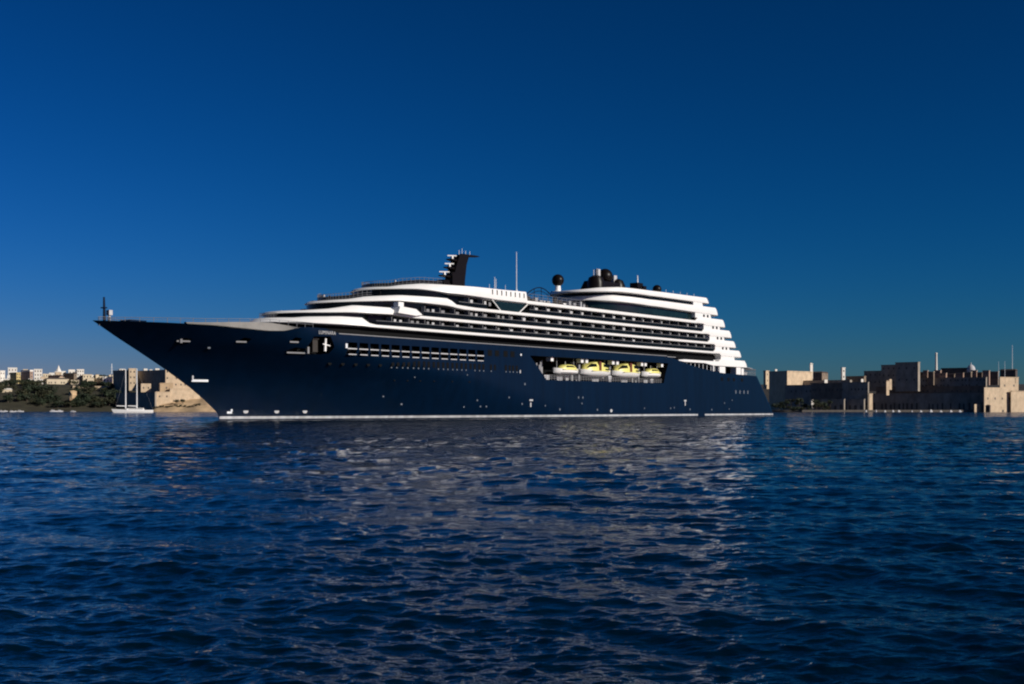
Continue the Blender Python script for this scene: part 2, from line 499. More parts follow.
B("town_house", "cream house stepping down right of the brightest white one", "house", 81, 83, 92, 374.8, 383, 1140, 18, M["cream"], wins=(0, 3, 2), parapet=0.5, group=town)
B("town_house", "low cream house half behind trees left of the antenna", "house", 93, 96, 104, 376.3, 382, 1150, 18, M["cream"], wins=(0, 3, 1), group=town)
B("town_house", "bright cream house right under the antenna pole", "house", 101, 103, 112.5, 377.0, 385, 1130, 14, M["wwall"], wins=(0, 3, 1), parapet=0.5, group=town)
B("garden_pavilion", "small pale hut among trees low on the slope at the left edge", "hut", -4, -1, 12, 389.5, 395, 1050, 10, M["cream"], wins=(0, 3, 1), roof=M["wwall"])
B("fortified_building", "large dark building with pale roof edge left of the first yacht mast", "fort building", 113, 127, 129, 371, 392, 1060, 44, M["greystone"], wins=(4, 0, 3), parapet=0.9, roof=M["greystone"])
B("roof_house", "pale flat house on top of the dark building by the antenna", "house", 118, 119.5, 125.5, 368.8, 372, 1110, 16, M["wwall"], wins=(0, 2, 1))
B("stone_tower", "sunlit stone tower between the two yacht masts", "tower", 128, 129, 136, 369.2, 386, 1050, 14, M["sand2"], wins=(0, 2, 3), parapet=0.8)
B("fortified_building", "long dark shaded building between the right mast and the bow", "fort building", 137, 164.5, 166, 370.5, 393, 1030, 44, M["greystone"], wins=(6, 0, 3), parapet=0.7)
for i, (x0, x1, yt, lab) in enumerate(((143, 147.5, 368.6, "left one of the pale roof huts on the long shaded building"), (149, 152.5, 369.4, "small middle pale roof hut on the long shaded building"), (154.5, 159.5, 368.4, "right one of the pale roof huts on the long shaded building"))):
    B("roof_house", lab, "roof hut", x0, x0 + 0.8, x1, yt, 371, 1075, 16, M["wwall"], group="roof huts on the shaded building")
B("gate_house", "small house with lit left edge in front of the shaded building", "house", 140.5, 141, 151, 383.5, 393, 1000, 8, M["sand2"], wins=(0, 2, 1), depth=7)
B("bastion_tower", "tall sunlit sandstone building with pilasters cut off by the bow", "fort building", 164.5, 165.5, 192, 368.8, 388, 1020, 12, M["sand2"], wins=(0, 6, 3), parapet=0.8)
B("bastion_block", "sunlit square sandstone block below the tall pilastered building", "fort building", 158.5, 160, 173, 383.5, 393, 990, 14, M["sand"], wins=(0, 1, 1), parapet=0.5)
B("bastion_block", "low sunlit bastion standing on the rocky shore behind the yacht", "bastion", 154.5, 156, 170.5, 392.2, 401.5, 980, 14, M["sand2"], wins=(0, 2, 1), parapet=0.5)
B("rampart_wall", "sloping sandstone rampart running right towards the bow", "rampart", 169, 170, 200, 389.0, 399, 985, 4, M["sand2"], parapet=0.6)
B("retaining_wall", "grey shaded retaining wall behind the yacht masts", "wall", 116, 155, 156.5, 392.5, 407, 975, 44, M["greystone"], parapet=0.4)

B("town_house", "pale house peeking over the pink house on the left skyline", "house", 22, 23, 28, 369.2, 374, 1230, 16, M["cream"], wins=(0, 2, 1), group=town)
B("town_house", "white house with a long low front just below the spire", "house", 52, 53, 61, 373.4, 379, 1200, 18, M["wwall"], wins=(0, 3, 1), parapet=0.4, group=town)
B("town_house", "cream house in the gap between two white ones above the cliff trees", "house", 86, 87.2, 94, 378.6, 385, 1120, 14, M["cream"], wins=(0, 2, 1), parapet=0.4, group=town)
B("town_house", "white cube house left of the long low cream building", "house", 36, 37, 43, 379.3, 385, 1115, 14, M["wwall"], wins=(0, 2, 1), parapet=0.4, group=town)
B("town_house", "cream house right of the long low building, half in the trees", "house", 70, 71, 79, 380.4, 386, 1112, 14, M["cream"], wins=(0, 2, 1), parapet=0.4, group=town)
for i in range(17):
    x0 = 1 + i * 6.6 + rng.uniform(-2, 2)
    w_ = rng.uniform(3.5, 7.5)
    yt = rng.uniform(371.5, 379.5)
    B("town_house", "small pale flat roofed house packed among the other houses of the left town", "house", x0, x0 + 0.8, x0 + w_, yt, yt + 6, 1118 + (379.5 - yt) * 11, rng.uniform(8, 20), M[["cream", "wwall", "cream", "pink", "sand2"][rng.integers(0, 5)]], wins=(0, 2, 1), parapet=rng.choice([0.0, 0.4]), group="small houses packed in the left town", depth=9)
for (x0, x1, yt, yb, D_, lab) in ((-4, 15, 385.4, 388.5, 1085, "low tan terrace wall on the slope at the left edge of the photo"), (27, 42, 384.6, 387.5, 1085, "tan garden wall on the slope left of the long low cream building"), (72, 86, 386.0, 389.0, 1078, "tan garden wall above the sandstone outcrop"), (94, 113, 386.4, 389.6, 1075, "long tan wall among the trees left of the dark fort building")):
    B("terrace_wall", lab, "wall", x0, x0 + 0.8, x1, yt, yb, D_, 14, M["sand2"], depth=3, parapet=0.3)
# spire and antenna
sp = empty("church_spire", at(58.6, 1230, 376)); tag(sp, "small white church spire on the left skyline", "spire")
MB().box((0, 0, 0), (6, 6, 9)).build("tower", M["wwall"], sp)
MB().lathe([(3.2, 4.5), (2.6, 5.5), (1.2, 8.0), (0.15, 11.0)], n=8).build("spire_cap", M["wwall"], sp)
an = empty("radio_antenna", at(111.7, 1125, 385)); tag(an, "thin pale antenna pole above the left town", "antenna")
MB().tube((0, 0, -3), (0, 0, 20), 0.5, 0.3).build("pole", M["mark"], an)
MB().tube((-1.6, 0, 14), (1.6, 0, 14), 0.12).tube((-1.2, 0, 16.5), (1.2, 0, 16.5), 0.12).build("crossarm", M["mark"], an)

# sandstone rock face on the slope
def boulder(name, label, cat, px, y, D, sx, sy, sz, m, seed):
    bm = bmesh.new(); bmesh.ops.create_icosphere(bm, subdivisions=2, radius=1.0)
    rr = random.Random(seed)
    ph = [(Vector((rr.uniform(-3, 3), rr.uniform(-3, 3), rr.uniform(-3, 3))), rr.uniform(0, 6)) for _ in range(7)]
    for v in bm.verts:
        k = 1 + 0.13 * sum(math.sin(v.co.dot(a) + b) for a, b in ph)
        tp = 0.35 + 0.65 * (v.co.z + 1) / 2
        v.co = Vector((v.co.x * k * sx * tp + 0.35 * sx * (v.co.z < 0) * -v.co.z * -1, v.co.y * k * sy, v.co.z * k * sz))
    me = bpy.data.meshes.new(name); bm.to_mesh(me); bm.free(); me.materials.append(m); 
    o = bpy.data.objects.new(name, me); COL.objects.link(o); o.location = at(px, D, y); o.rotation_euler = (0, 0, 0.4)
    return tag(o, label, cat)
boulder("rock_outcrop", "sunlit sandstone outcrop on the wooded slope", "rock", 72, 395, 1004, 5.2, 3.5, 4.6, M["rock"], 3)

# right shore
B("watch_tower", "small sunlit tower just right of the stern", "tower", 763.5, 765.8, 769.2, 371.5, 384, 985, 42, M["sand2"], wins=(0, 1, 2), parapet=0.8)
B("bastion_tower", "great corner bastion with dark left face and sunlit right face", "bastion", 769, 787.2, 812.5, 371.8, 405, 940, 50, M["sand2"], parapet=0.8)
B("watch_turret", "slim white turret on the far end of the corner bastion", "turret", 809.6, 810.3, 812.8, 364, 374, 975, 20, M["wwall"], depth=3, roof=M["wwall"])
B("roof_turret", "tiny pale turret on the left roof of the corner bastion", "turret", 774.5, 775.2, 777.2, 369.2, 373, 965, 20, M["wwall"], depth=2)
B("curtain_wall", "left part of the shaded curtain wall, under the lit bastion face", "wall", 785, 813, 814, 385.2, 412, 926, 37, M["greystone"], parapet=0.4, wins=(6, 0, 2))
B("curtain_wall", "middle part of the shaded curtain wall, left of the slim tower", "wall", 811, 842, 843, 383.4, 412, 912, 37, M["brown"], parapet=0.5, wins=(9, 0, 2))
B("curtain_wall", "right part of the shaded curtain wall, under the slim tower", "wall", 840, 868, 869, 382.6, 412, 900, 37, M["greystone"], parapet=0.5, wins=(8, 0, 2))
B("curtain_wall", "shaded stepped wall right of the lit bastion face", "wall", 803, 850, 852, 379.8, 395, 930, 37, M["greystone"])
B("town_house", "brown house group on the skyline right of the bastion", "house", 812, 822, 828, 372.5, 382, 1000, 30, M["brown"], wins=(3, 2, 2), roof=M["roofdark"])
B("bell_tower", "slim tower with white right face standing above the long wall", "tower", 840.8, 842.3, 845.2, 368.2, 386, 960, 34, M["wwall"], wins=(0, 1, 3), parapet=0.6)
B("white_hut", "little white hut on the wall between bastion and slim tower", "hut", 824, 824.6, 827.6, 379.6, 382, 925, 12, M["wwall"], depth=3)
B("arcade", "left quay arcade with four dark arches", "arcade", 821, 844, 845, 399.5, 410, 897, 34, M["greystone"], wins=(4, 0, 1), arch=True, parapet=0.4)
B("arcade", "right quay arcade with three dark arches", "arcade", 847, 864, 865, 399.5, 410, 896, 34, M["greystone"], wins=(3, 0, 1), arch=True, parapet=0.4)
B("quay_hut", "tiny sunlit white hut at the foot of the dark rocks", "hut", 811, 811.5, 813.8, 400.5, 406, 905, 10, M["wwall"], depth=2, roof=M["wwall"])
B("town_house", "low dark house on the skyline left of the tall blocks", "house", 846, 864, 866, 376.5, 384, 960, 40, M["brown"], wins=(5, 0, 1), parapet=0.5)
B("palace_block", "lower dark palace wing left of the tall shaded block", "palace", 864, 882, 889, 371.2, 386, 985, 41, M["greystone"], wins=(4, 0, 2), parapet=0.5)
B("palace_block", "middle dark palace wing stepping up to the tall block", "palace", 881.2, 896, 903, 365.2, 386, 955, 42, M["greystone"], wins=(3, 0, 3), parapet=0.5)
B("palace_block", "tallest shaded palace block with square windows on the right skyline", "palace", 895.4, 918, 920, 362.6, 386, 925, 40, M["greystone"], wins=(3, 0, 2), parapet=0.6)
B("stair_tower", "narrow sunlit stair tower left of the white dot under the palace", "tower", 886, 886.5, 889.2, 381.2, 390, 905, 16, M["sand2"], depth=4, parapet=0.5)
B("stair_tower", "short sunlit stub beside the narrow stair tower", "tower", 889, 889.4, 891.8, 379.2, 384.5, 912, 16, M["sand2"], depth=4)
B("wall_pier", "slim sunlit pier at the end of the long wall", "pier", 860.8, 861.2, 863.4, 379.0, 385, 915, 10, M["wwall"], depth=3)
B("gate_pier", "tall sunlit gate pier standing on the quay", "pier", 868.6, 869.2, 872.6, 394, 408, 897, 12, M["sand2"], depth=4, parapet=0.4)
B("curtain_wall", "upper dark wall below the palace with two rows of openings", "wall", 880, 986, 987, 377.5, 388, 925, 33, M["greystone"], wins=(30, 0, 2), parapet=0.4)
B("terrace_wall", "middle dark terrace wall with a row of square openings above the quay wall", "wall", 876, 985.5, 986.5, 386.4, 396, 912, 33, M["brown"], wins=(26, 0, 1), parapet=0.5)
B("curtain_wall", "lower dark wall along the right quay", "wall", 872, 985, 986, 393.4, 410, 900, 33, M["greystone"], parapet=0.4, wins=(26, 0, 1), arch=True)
hx = [(919, 924, 372.2, "first low brown house right of the tallest palace block", 0), (923, 928.5, 370.6, "narrow brown house second right of the tallest palace block", 1), (928, 934.5, 371.8, "brown house just left of the white chimney", 0), (934, 941.5, 370.4, "brown house right under the white chimney", 1),
      (941, 968, 368.0, "long flat dark roofed hall right of the white chimney", 2), (939, 947, 373.2, "low house in front of the left end of the flat roofed hall", 1), (947, 955, 374.0, "lowest house in front of the middle of the flat roofed hall", 0), (955, 964, 373.0, "house in front of the right end of the flat roofed hall", 1),
      (965, 972, 372.2, "brown house below the pale dome", 0), (971, 977.5, 370.6, "taller brown house right of the pale dome", 1), (977, 983, 372.4, "low brown house second right of the pale dome", 0), (982.5, 990, 370.6, "brown house midway between the pale dome and the lit fort tower", 1), (989, 999, 371.6, "brown house just left of the lit fort tower", 0)]
for i, (x0, x1, yt, lab, k) in enumerate(hx):
    B("town_house", lab, "house", x0, x1 - 1.0, x1, yt, 380, 990 if k == 2 else 955 - 6 * (i % 3), 34, M[("brown", "pink", "roofdark")[k]], wins=(max(2, int((x1 - x0) / 1.8)), 0, 2), parapet=0.3, group="houses on the right skyline", roof=M[("cream", "greystone", "roofdark")[k]])
ch = empty("chimney", at(936.2, 990, 372)); tag(ch, "tall slim white chimney on the right skyline", "chimney")
MB().lathe([(1.1, -4), (1.05, 0), (0.8, 14.5), (0.95, 14.8), (0.95, 15.6), (0.6, 15.9)], n=14).build("shaft", M["wwall"], ch, smooth=40)
MB().box((0, 0, -1), (4, 4, 3)).build("base", M["wwall"], ch)
dm = empty("church_dome", at(971, 985, 373)); tag(dm, "small pale dome on the right skyline", "dome")
MB().lathe([(3.2, -4), (3.2, 2.5)], n=14).build("drum", M["curtain"], dm)
MB().lathe([(3.4, 2.5), (3.1, 4.2), (2.2, 5.8), (0.8, 6.8), (0.4, 7.0), (0.3, 8.4)], n=14).build("cupola", M["curtain"], dm, smooth=40)
B("sea_fort", "sunlit fort block with parapet openings at the right edge of the wall", "fort", 983.4, 984.3, 1013, 387.4, 412, 880, 14, M["sand2"], wins=(0, 4, 1), parapet=0.0)
B("sea_fort", "higher lit fort tower behind the parapet openings", "fort", 999.2, 1000, 1018.5, 377.6, 395, 900, 16, M["sand2"], wins=(0, 2, 1), parapet=0.5)
B("sea_fort", "brightest lit fort wing cut by the right edge of the photo", "fort", 1010.5, 1011, 1062, 391.2, 412, 886, 22, M["sand2"], parapet=0.3)
B("signal_station", "dark cabin on top of the lit fort tower", "cabin", 1000, 1015.5, 1017.5, 370.2, 378, 905, 40, M["roofdark"], wins=(4, 0, 1), roof=M["roofdark"])
B("quay_house", "small lit quay house left of the sea fort", "house", 973.8, 974.5, 981.2, 404.2, 412, 882, 12, M["sand2"], wins=(0, 1, 1), depth=5)
B("quay_shed", "dark low shed between the lit quay house and the fort", "shed", 985.5, 989.6, 990.6, 406, 412, 872, 36, M["roofdark"], roof=M["roofdark"], depth=3)
for px, yt, r, lab in ((1012.3, 345, 0.28, "tallest thin mast on the lit fort tower"), (1004.8, 361, 0.2, "short mast above the fort cabin"), (998.6, 361.5, 0.18, "leftmost thin mast of the lit fort")):
    D = 908; zb = CAMH + (YH - 377.5) * D / F; zt = CAMH + (YH - yt) * D / F
    r_ = empty("signal_mast", (at(px, D).x, D, zb)); tag(r_, lab, "mast", "masts on the sea fort")
    MB().tube((0, 0, -1), (0, 0, zt - zb), r, r * 0.5).build("pole", M["mark"], r_)
for px in (866, 876, 885, 893, 899, 912, 921, 931, 941, 951, 960):
    D = 880
    r_ = empty("moored_boat", (at(px, D).x, D, 0), rng.uniform(0.4, 1.2))
    tag(r_, "small white boat moored in the row along the right quay", "boat", "boats along the right quay")
    L_ = rng.uniform(2.4, 3.8)
    hull_loft(L_, L_ * .32, L_ * .2, .3).build("hull", M["curtain"], r_, smooth=40)
    MB().prism_y([(-L_ * .3, L_ * .2), (L_ * .18, L_ * .2), (L_ * .05, L_ * .46), (-L_ * .3, L_ * .46)], -L_ * .1, L_ * .1).build("cabin", M["curtain"], r_)
q = MB()
q.prism_y([(at(800, 893).x, -3), (at(1000, 893).x, -3), (at(1000, 893).x, 1.5), (at(800, 893).x, 1.5)], 886, 898)
tag(q.build("quay", M["quay"]), kind="structure")

# trees -------------------------------------------------------------
def crown_mesh(seed, n=420, flat=0.75):
    rr = random.Random(seed)
    b = MB()
    cl = [(Vector((rr.gauss(0, 0.42), rr.gauss(0, 0.42), rr.uniform(-0.3, 0.55) * flat)), rr.uniform(0.28, 0.5)) for _ in range(11)]
    for _ in range(n):
        c, r = rr.choice(cl)
        d = Vector((rr.gauss(0, 1), rr.gauss(0, 1), rr.gauss(0, 1))).normalized()
        p = c + d * r * rr.uniform(0.7, 1.05)
        u = (d + Vector((rr.gauss(0, .5), rr.gauss(0, .5), rr.gauss(0, .5)))).normalized()
        t = u.orthogonal().normalized(); w = u.cross(t)
        k = rr.uniform(0.07, 0.15)
        b.add([p + t * k, p + w * k * 0.8, p - t * k, p - w * k * 0.8], [(0, 1, 2, 3)])
    return b
def tree_proto(seed, leaf):
    root = empty("slope_tree")
    crown_mesh(seed).build("crown", leaf, root)
    t = MB().tube((0, 0, -1.5), (0.03, 0, -0.1), 0.07, 0.04)
    t.tube((0.03, 0, -0.1), (0.3, 0.1, 0.2), 0.035, 0.015).tube((0.03, 0, -0.1), (-0.25, -0.12, 0.25), 0.035, 0.015)
    t.build("trunk", M["bark"], root)
    return root
protos = [tree_proto(s_, M["leaf_a"] if s_ % 3 else M["leaf_b"]) for s_ in range(6)]
used = set()
def plant(px, D, r, hfun, label, group, dz=0.0):
    k = rng.integers(0, len(protos))
    o = protos[k] if k not in used else copy_tree(protos[k])
    used.add(k)
    x = (px - CX) / F * D
    z = float(hfun(np.array([x]), np.array([D]))[0])
    o.location = (x, D, z + r * 0.55 + dz)
    o.scale = (r, r, r * rng.uniform(0.7, 1.0))
    o.rotation_euler = (0, 0, rng.uniform(0, 6.28))
    tag(o, label, "tree", group)
rows = [(1012, 1, -6, 118, 4.6), (1030, 1, -6, 126, 5.6), (1050, 1, -6, 126, 6.0), (1070, 1, -6, 118, 5.2), (1090, 1, -6, 112, 3.6), (1106, 1, -6, 112, 2.6)]
for D, _, a, b_, r in rows:
    n = int((b_ - a) / (r * 1.15))
    for i in range(n):
        px = a + (b_ - a) * (i + rng.uniform(0.1, 0.9)) / n
        if rng.random() < (0.38 if px < 70 else 0.2) or (D > 1060 and 41 < px < 71): continue
        plant(px, D + rng.uniform(-8, 8), r * rng.uniform(0.55, 1.4), left_h, "dark green bushy tree in the wooded slope below the left town", "trees on the left slope")
for i in range(12):
    plant(84 + i * 2.4 + rng.uniform(-1, 1), 1290 + rng.uniform(-20, 20), rng.uniform(4.5, 6.5), left_h, "dark tree in the ridge line behind the cream houses", "trees on the left ridge", dz=3)
for i in range(16):
    plant(154 + i * 3.0 + rng.uniform(-1, 1), 970 + rng.uniform(-2, 2), rng.uniform(1.0, 1.7), promontory_h, "low dark bush in the row across the sandstone slope", "bushes on the sandstone slope", dz=-0.2)
for px in (176, 183):
    plant(px, 978, 2.6, promontory_h, "round dark tree against the lit rampart wall", "trees by the rampart", dz=1.0)
for i in range(22):
    plant(776 + i * 2.6 + rng.uniform(-1, 1), 888 + rng.uniform(3, 18), rng.uniform(2.2, 4.2), right_h, "dark shrub on the rocks below the corner bastion", "shrubs below the bastion", dz=rng.uniform(0, 5))
for i in range(14):
    plant(893 + i * 6.5 + rng.uniform(-2, 2), 884 + rng.uniform(0, 3) + 3, rng.uniform(1.2, 2.0), right_h, "small dark tree along the right quay wall", "trees along the right quay")

# ------------------------------------------------------------------ small craft
def motor_boat(px, y, Lm, rz, label, D):
    r_ = empty("motor_boat", (at(px, D).x, D, 0), rz)
    tag(r_, label, "boat", "small white boats off the left shore")
    hull_loft(Lm, Lm * 0.3, Lm * 0.14, 0.35).build("hull", M["curtain"], r_, smooth=40)
    c = MB(); w = Lm * 0.2
    c.prism_y([(-Lm * .3, Lm * .14), (Lm * .18, Lm * .14), (Lm * .06, Lm * .3), (-Lm * .3, Lm * .31)], -w / 2, w / 2)
    c.build("cabin", M["curtain"], r_)
    g = MB(); g.prism_y([(-Lm * .24, Lm * .2), (Lm * .1, Lm * .2), (Lm * .05, Lm * .27), (-Lm * .24, Lm * .27)], -w / 2 - 0.03, w / 2 + 0.03)
    g.build("window", M["glass"], r_)
for px, Lm, rz, lab, D in ((1, 6, 0.2, "white motor boat at the left edge of the photo", 900), (5.5, 5, 1.0, "white motor boat nearest the beach, second from the left edge", 965), (12.2, 5, 0.6, "white motor boat farthest out from the left beach", 860), (16, 4.2, 1.4, "smallest white motor boat behind the pair off the left beach", 960), (20.2, 6, 0.3, "long white motor boat right of the smallest one", 915), (53.5, 7, 0.5, "left one of the two white boats below the wooded slope", 935), (60, 6.5, 0.9, "right one of the two white boats below the wooded slope", 945), (73, 5, 0.1, "low pale boat right of the white pair, under the dark cliff", 900)):
    motor_boat(px, 0, Lm * 0.8, rz, lab, D)

D = 690
yx = at(133.5, D).x
y_ = empty("sailing_yacht", (yx, D, 0), R(203)); y_.scale = (0.92, 0.92, 0.98)
tag(y_, "white two masted sailing yacht moored left of the ship's bow", "yacht")
hull_loft(23.5, 5.6, 1.7, 1.0, bow=0.35, n=19).build("hull", M["white"], y_, smooth=40)
MB().prism_y([(-6.5, 1.75), (4.5, 1.75), (3.6, 2.7), (-6.0, 2.8)], -1.4, 1.4).build("deckhouse", M["white"], y_)
MB().prism_y([(-5.6, 2.1), (3.4, 2.1), (3.2, 2.5), (-5.4, 2.55)], -1.43, 1.43).build("window", M["glass"], y_)
MB().prism_y([(4.4, 1.9), (8.2, 1.9), (8.0, 2.5), (4.8, 2.55)], -0.9, 0.9).build("awning", M["tan"], y_)
for mx, ht in ((4.7, 25.3), (-2.0, 26.0)):
    mm = MB().tube((mx, 0, 1.6), (mx, 0, ht), 0.42, 0.26).build("mast", M["white"], y_)
    for hz_, wz_ in ((.55, 1.5), (.78, 1.1)):
        MB().tube((mx, -wz_, ht * hz_), (mx, wz_, ht * hz_), 0.09).build("spreader", M["white"], mm)
    MB().tube((mx, 0, 3.9), (mx + 5.4, 0, 4.1), 0.3, 0.22).build("boom", M["white"], mm)
rg = MB()
for p_, q_ in (((4.7, 0, 25), (11.0, 0, 1.8)), ((-2, 0, 25.7), (-11.6, 0, 2.2)), ((-2, 0, 25.7), (4.7, 0, 25)), ((4.7, 0, 20), (4.7, 2.4, 1.7)), ((4.7, 0, 20), (4.7, -2.4, 1.7)), ((-2, 0, 20), (-2, 2.6, 1.7)), ((-2, 0, 20), (-2, -2.6, 1.7))):
    rg.tube(p_, q_, 0.025, n=4)
rg.build("rigging", M["grey"], y_)

# ------------------------------------------------------------------ THE SHIP (local x = metres aft of the waterline stem, y = -port, z = up)
AX = Vector((0.6138, 0.7895, 0))
ship = empty("cruise_ship", (-56.8, 231.9, 0), math.atan2(AX.y, AX.x))
tag(ship, "long navy and white cruise ship with stepped stern lying at anchor", "cruise ship")
HBW = 15.0
STEM_Z = [-3, 0, 1.3, 3.8, 6.3, 9.8, 12.7, 15.1, 17.8, 19]
STEM_S = [0.5, 0.2, 0.0, -3.1, -6.7, -12.6, -18.0, -22.6, -27.4, -29.5]
def stem(z): return np.interp(z, STEM_Z, STEM_S)
def stern(z): return np.interp(z, [-3, 0, 0.6, 4, 8, 12.7, 18], [214.6, 214.7, 214.6, 211.6, 207.6, 202.8, 197])
ZT_S = [-30, -27, -18, -10, -5, 0, 4, 7.5, 11, 16, 17.5, 30, 144, 149, 153, 157, 165, 175, 200, 215]
ZT_Z = [17.75, 17.75, 17.62, 17.42, 17.1, 16.85, 17.0, 17.75, 17.95, 17.85, 17.05, 17.02, 17.02, 16.55, 15.8, 14.95, 13.85, 13.05, 12.65, 12.6]
def ztop(s): return np.interp(s, ZT_S, ZT_Z)
def hb(s, z):
    s = np.asarray(s, float); z = np.asarray(z, float)
    Lz = np.interp(z, [-3, 0, 8, 14, 18], [112, 106, 80, 48, 37])
    t = np.clip((s - stem(z)) / Lz, 0, 1)
    p = np.interp(z, [0, 18], [1.9, 2.3])
    b = HBW * (1 - (1 - t) ** p)
    e = stern(z); r = 3.0
    b = b - np.interp(s - (e - 30), [0, 30], [0, 0.5])
    q = np.clip((s - (e - r)) / r, 0, 1)
    b = b - r * (1 - np.sqrt(np.maximum(0, 1 - q * q)))
    return np.maximum(b, 0)

def P(s, u, z): return (s, -u, z)

nt_, nv = 150, 26
tt = np.concatenate([np.linspace(0, 1, 90) ** 1.25 * 0.955, 0.955 + 0.045 * np.sin(np.linspace(0.04, 1, 30) * math.pi / 2)])
nt_ = len(tt)
hv, hf = [], []
s_nom = -27.4 + (201.4 + 27.4) * tt
zt_nom = ztop(s_nom)
port = np.zeros((nv, nt_), int); stb = np.zeros((nv, nt_), int)
for j in range(nv):
    v = j / (nv - 1)
    z = -2.5 + v * (zt_nom + 2.5)
    s = stem(z) + (stern(z) - stem(z)) * tt
    b = hb(s, z)
    b[0] = 0
    for i in range(nt_):
        port[j, i] = len(hv); hv.append(P(s[i], b[i], z[i]))
        if i == 0: stb[j, i] = port[j, i]
        else:
            stb[j, i] = len(hv); hv.append(P(s[i], -b[i], z[i]))
for j in range(nv - 1):
    for i in range(nt_ - 1):
        hf.append((port[j, i], port[j, i + 1], port[j + 1, i + 1], port[j + 1, i]))
        hf.append((stb[j, i + 1], stb[j, i], stb[j + 1, i], stb[j + 1, i + 1]))
    hf.append((port[j, -1], stb[j, -1], stb[j + 1, -1], port[j + 1, -1]))
for j in (0, nv - 1):
    for i in range(nt_ - 1):
        f = (port[j, i], port[j, i + 1], stb[j, i + 1], stb[j, i])
        f = tuple(dict.fromkeys(f))
        hf.append(f)
hm = MB(); hm.v, hm.f = hv, hf
hull = hm.build("hull", [M["navy"], M["dark"], M["grey"]])

# openings cut into the hull
cut = []
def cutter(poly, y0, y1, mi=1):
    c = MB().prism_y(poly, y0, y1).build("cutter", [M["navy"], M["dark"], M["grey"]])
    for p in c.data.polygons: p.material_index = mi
    cut.append(c)
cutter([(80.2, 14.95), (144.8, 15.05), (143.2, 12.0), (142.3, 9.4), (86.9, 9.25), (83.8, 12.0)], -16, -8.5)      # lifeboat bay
WS = [20.1 + 3.09 * i for i in range(14)]
for s in WS:
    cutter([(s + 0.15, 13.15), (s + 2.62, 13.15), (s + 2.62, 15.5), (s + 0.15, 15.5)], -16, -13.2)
cutter([(10.4, 13.8), (11.2, 16.2), (15.4, 16.45), (16.8, 14.4), (16.2, 13.1), (12.2, 12.8)], -16, -10.5)                        # mooring station
for s, z, w, h in ((-12.6, 14.75, 2.6, 0.75), (-2.6, 15.0, 2.5, 0.95), (7.4, 15.45, 2.4, 0.9), (8.6, 13.5, 4.4, 1.1)):
    u = float(hb(s, z))
    cutter([(s - w / 2, z - h * .4), (s + w / 2 * .7, z - h / 2), (s + w / 2, z + h * .3), (s - w * .1, z + h / 2)], -(u + 2), -(u - 1.6))
dg = None
for c in cut:
    md = hull.modifiers.new("cut", 'BOOLEAN'); md.object = c; md.operation = 'DIFFERENCE'; md.solver = 'EXACT'
dg = bpy.context.evaluated_depsgraph_get()
nm = bpy.data.meshes.new_from_object(hull.evaluated_get(dg))
hull.modifiers.clear()
old = hull.data; hull.data = nm; bpy.data.meshes.remove(old); nm.name = "hull"
for c in cut:
    me = c.data; bpy.data.objects.remove(c); bpy.data.meshes.remove(me)
nm.shade_smooth(); nm.set_sharp_from_angle(angle=R(28))
hull.parent = ship

# white bulwark leaning inboard above the flare, low-lit grey put into its paint
b = MB(); ss = np.linspace(-14, 7.5, 40)
for s in ss:
    z0 = float(ztop(s)) - 0.05
    k = smooth01(np.array([(s + 14) / 14]))[0]
    z1 = 17.85 + 0.55 * k if s < 2 else 18.4 - (s - 2) * 0.1
    z1 = max(z1, z0 + 0.06)
    u0 = float(hb(s, z0)) + 0.03
    b.v += [P(s, u0, z0), P(s, max(0.05, u0 - 0.45 - 0.55 * k), z1), P(s, max(0.02, u0 - 1.0 - 0.55 * k), z1), P(s, max(0.01, u0 - 0.9), z0)]
for sgn in (1,):
    for i in range(len(ss) - 1):
        for k in range(4):
            b.f.append((i * 4 + k, i * 4 + (k + 1) % 4, (i + 1) * 4 + (k + 1) % 4, (i + 1) * 4 + k))
n0 = len(b.v); vv = [(x, -y, z) for x, y, z in b.v]; ff = [tuple(i + n0 for i in q) for q in b.f]
b.v += vv; b.f += ff
b.build("bow_bulwark", M["bulwark"], ship, smooth=30)

# white waterline stripe and rubbing line
def skin(name, s0, s1, z0, z1, m, off=0.04, parent=None, n=80, both=True):
    b = MB()
    for sg in ((1, -1) if both else (1,)):
        o = len(b.v)
        s_ = np.linspace(s0, s1, n)
        for s in s_:
            for z in (z0, z1):
                if sg == 1 or True:
                    b.v.append(P(s, sg * (float(hb(s, z)) + off), z))
            for z in (z1, z0):
                b.v.append(P(s, sg * (float(hb(s, z)) - 0.05), z))
        for i in range(n - 1):
            for k in range(4):
                b.f.append((o + i * 4 + k, o + i * 4 + (k + 1) % 4, o + (i + 1) * 4 + (k + 1) % 4, o + (i + 1) * 4 + k))
        b.f.append((o, o + 1, o + 2, o + 3)); e = o + (n - 1) * 4; b.f.append((e, e + 1, e + 2, e + 3))
    return b.build(name, m, parent or ship, smooth=30)
skin("waterline_stripe", 0.3, 161.6, 0.28, 0.76, M["stripe"], n=160)
skin("waterline_stripe", 165.8, 214.4, 0.28, 0.76, M["stripe"], n=120)
skin("sheer_rail", 17.6, 144, 16.98, 17.16, M["dim"], off=0.07, n=60)
skin("sheer_rail", 144.2, 148.8, 16.8, 16.95, M["grey"], off=0.06, n=6)

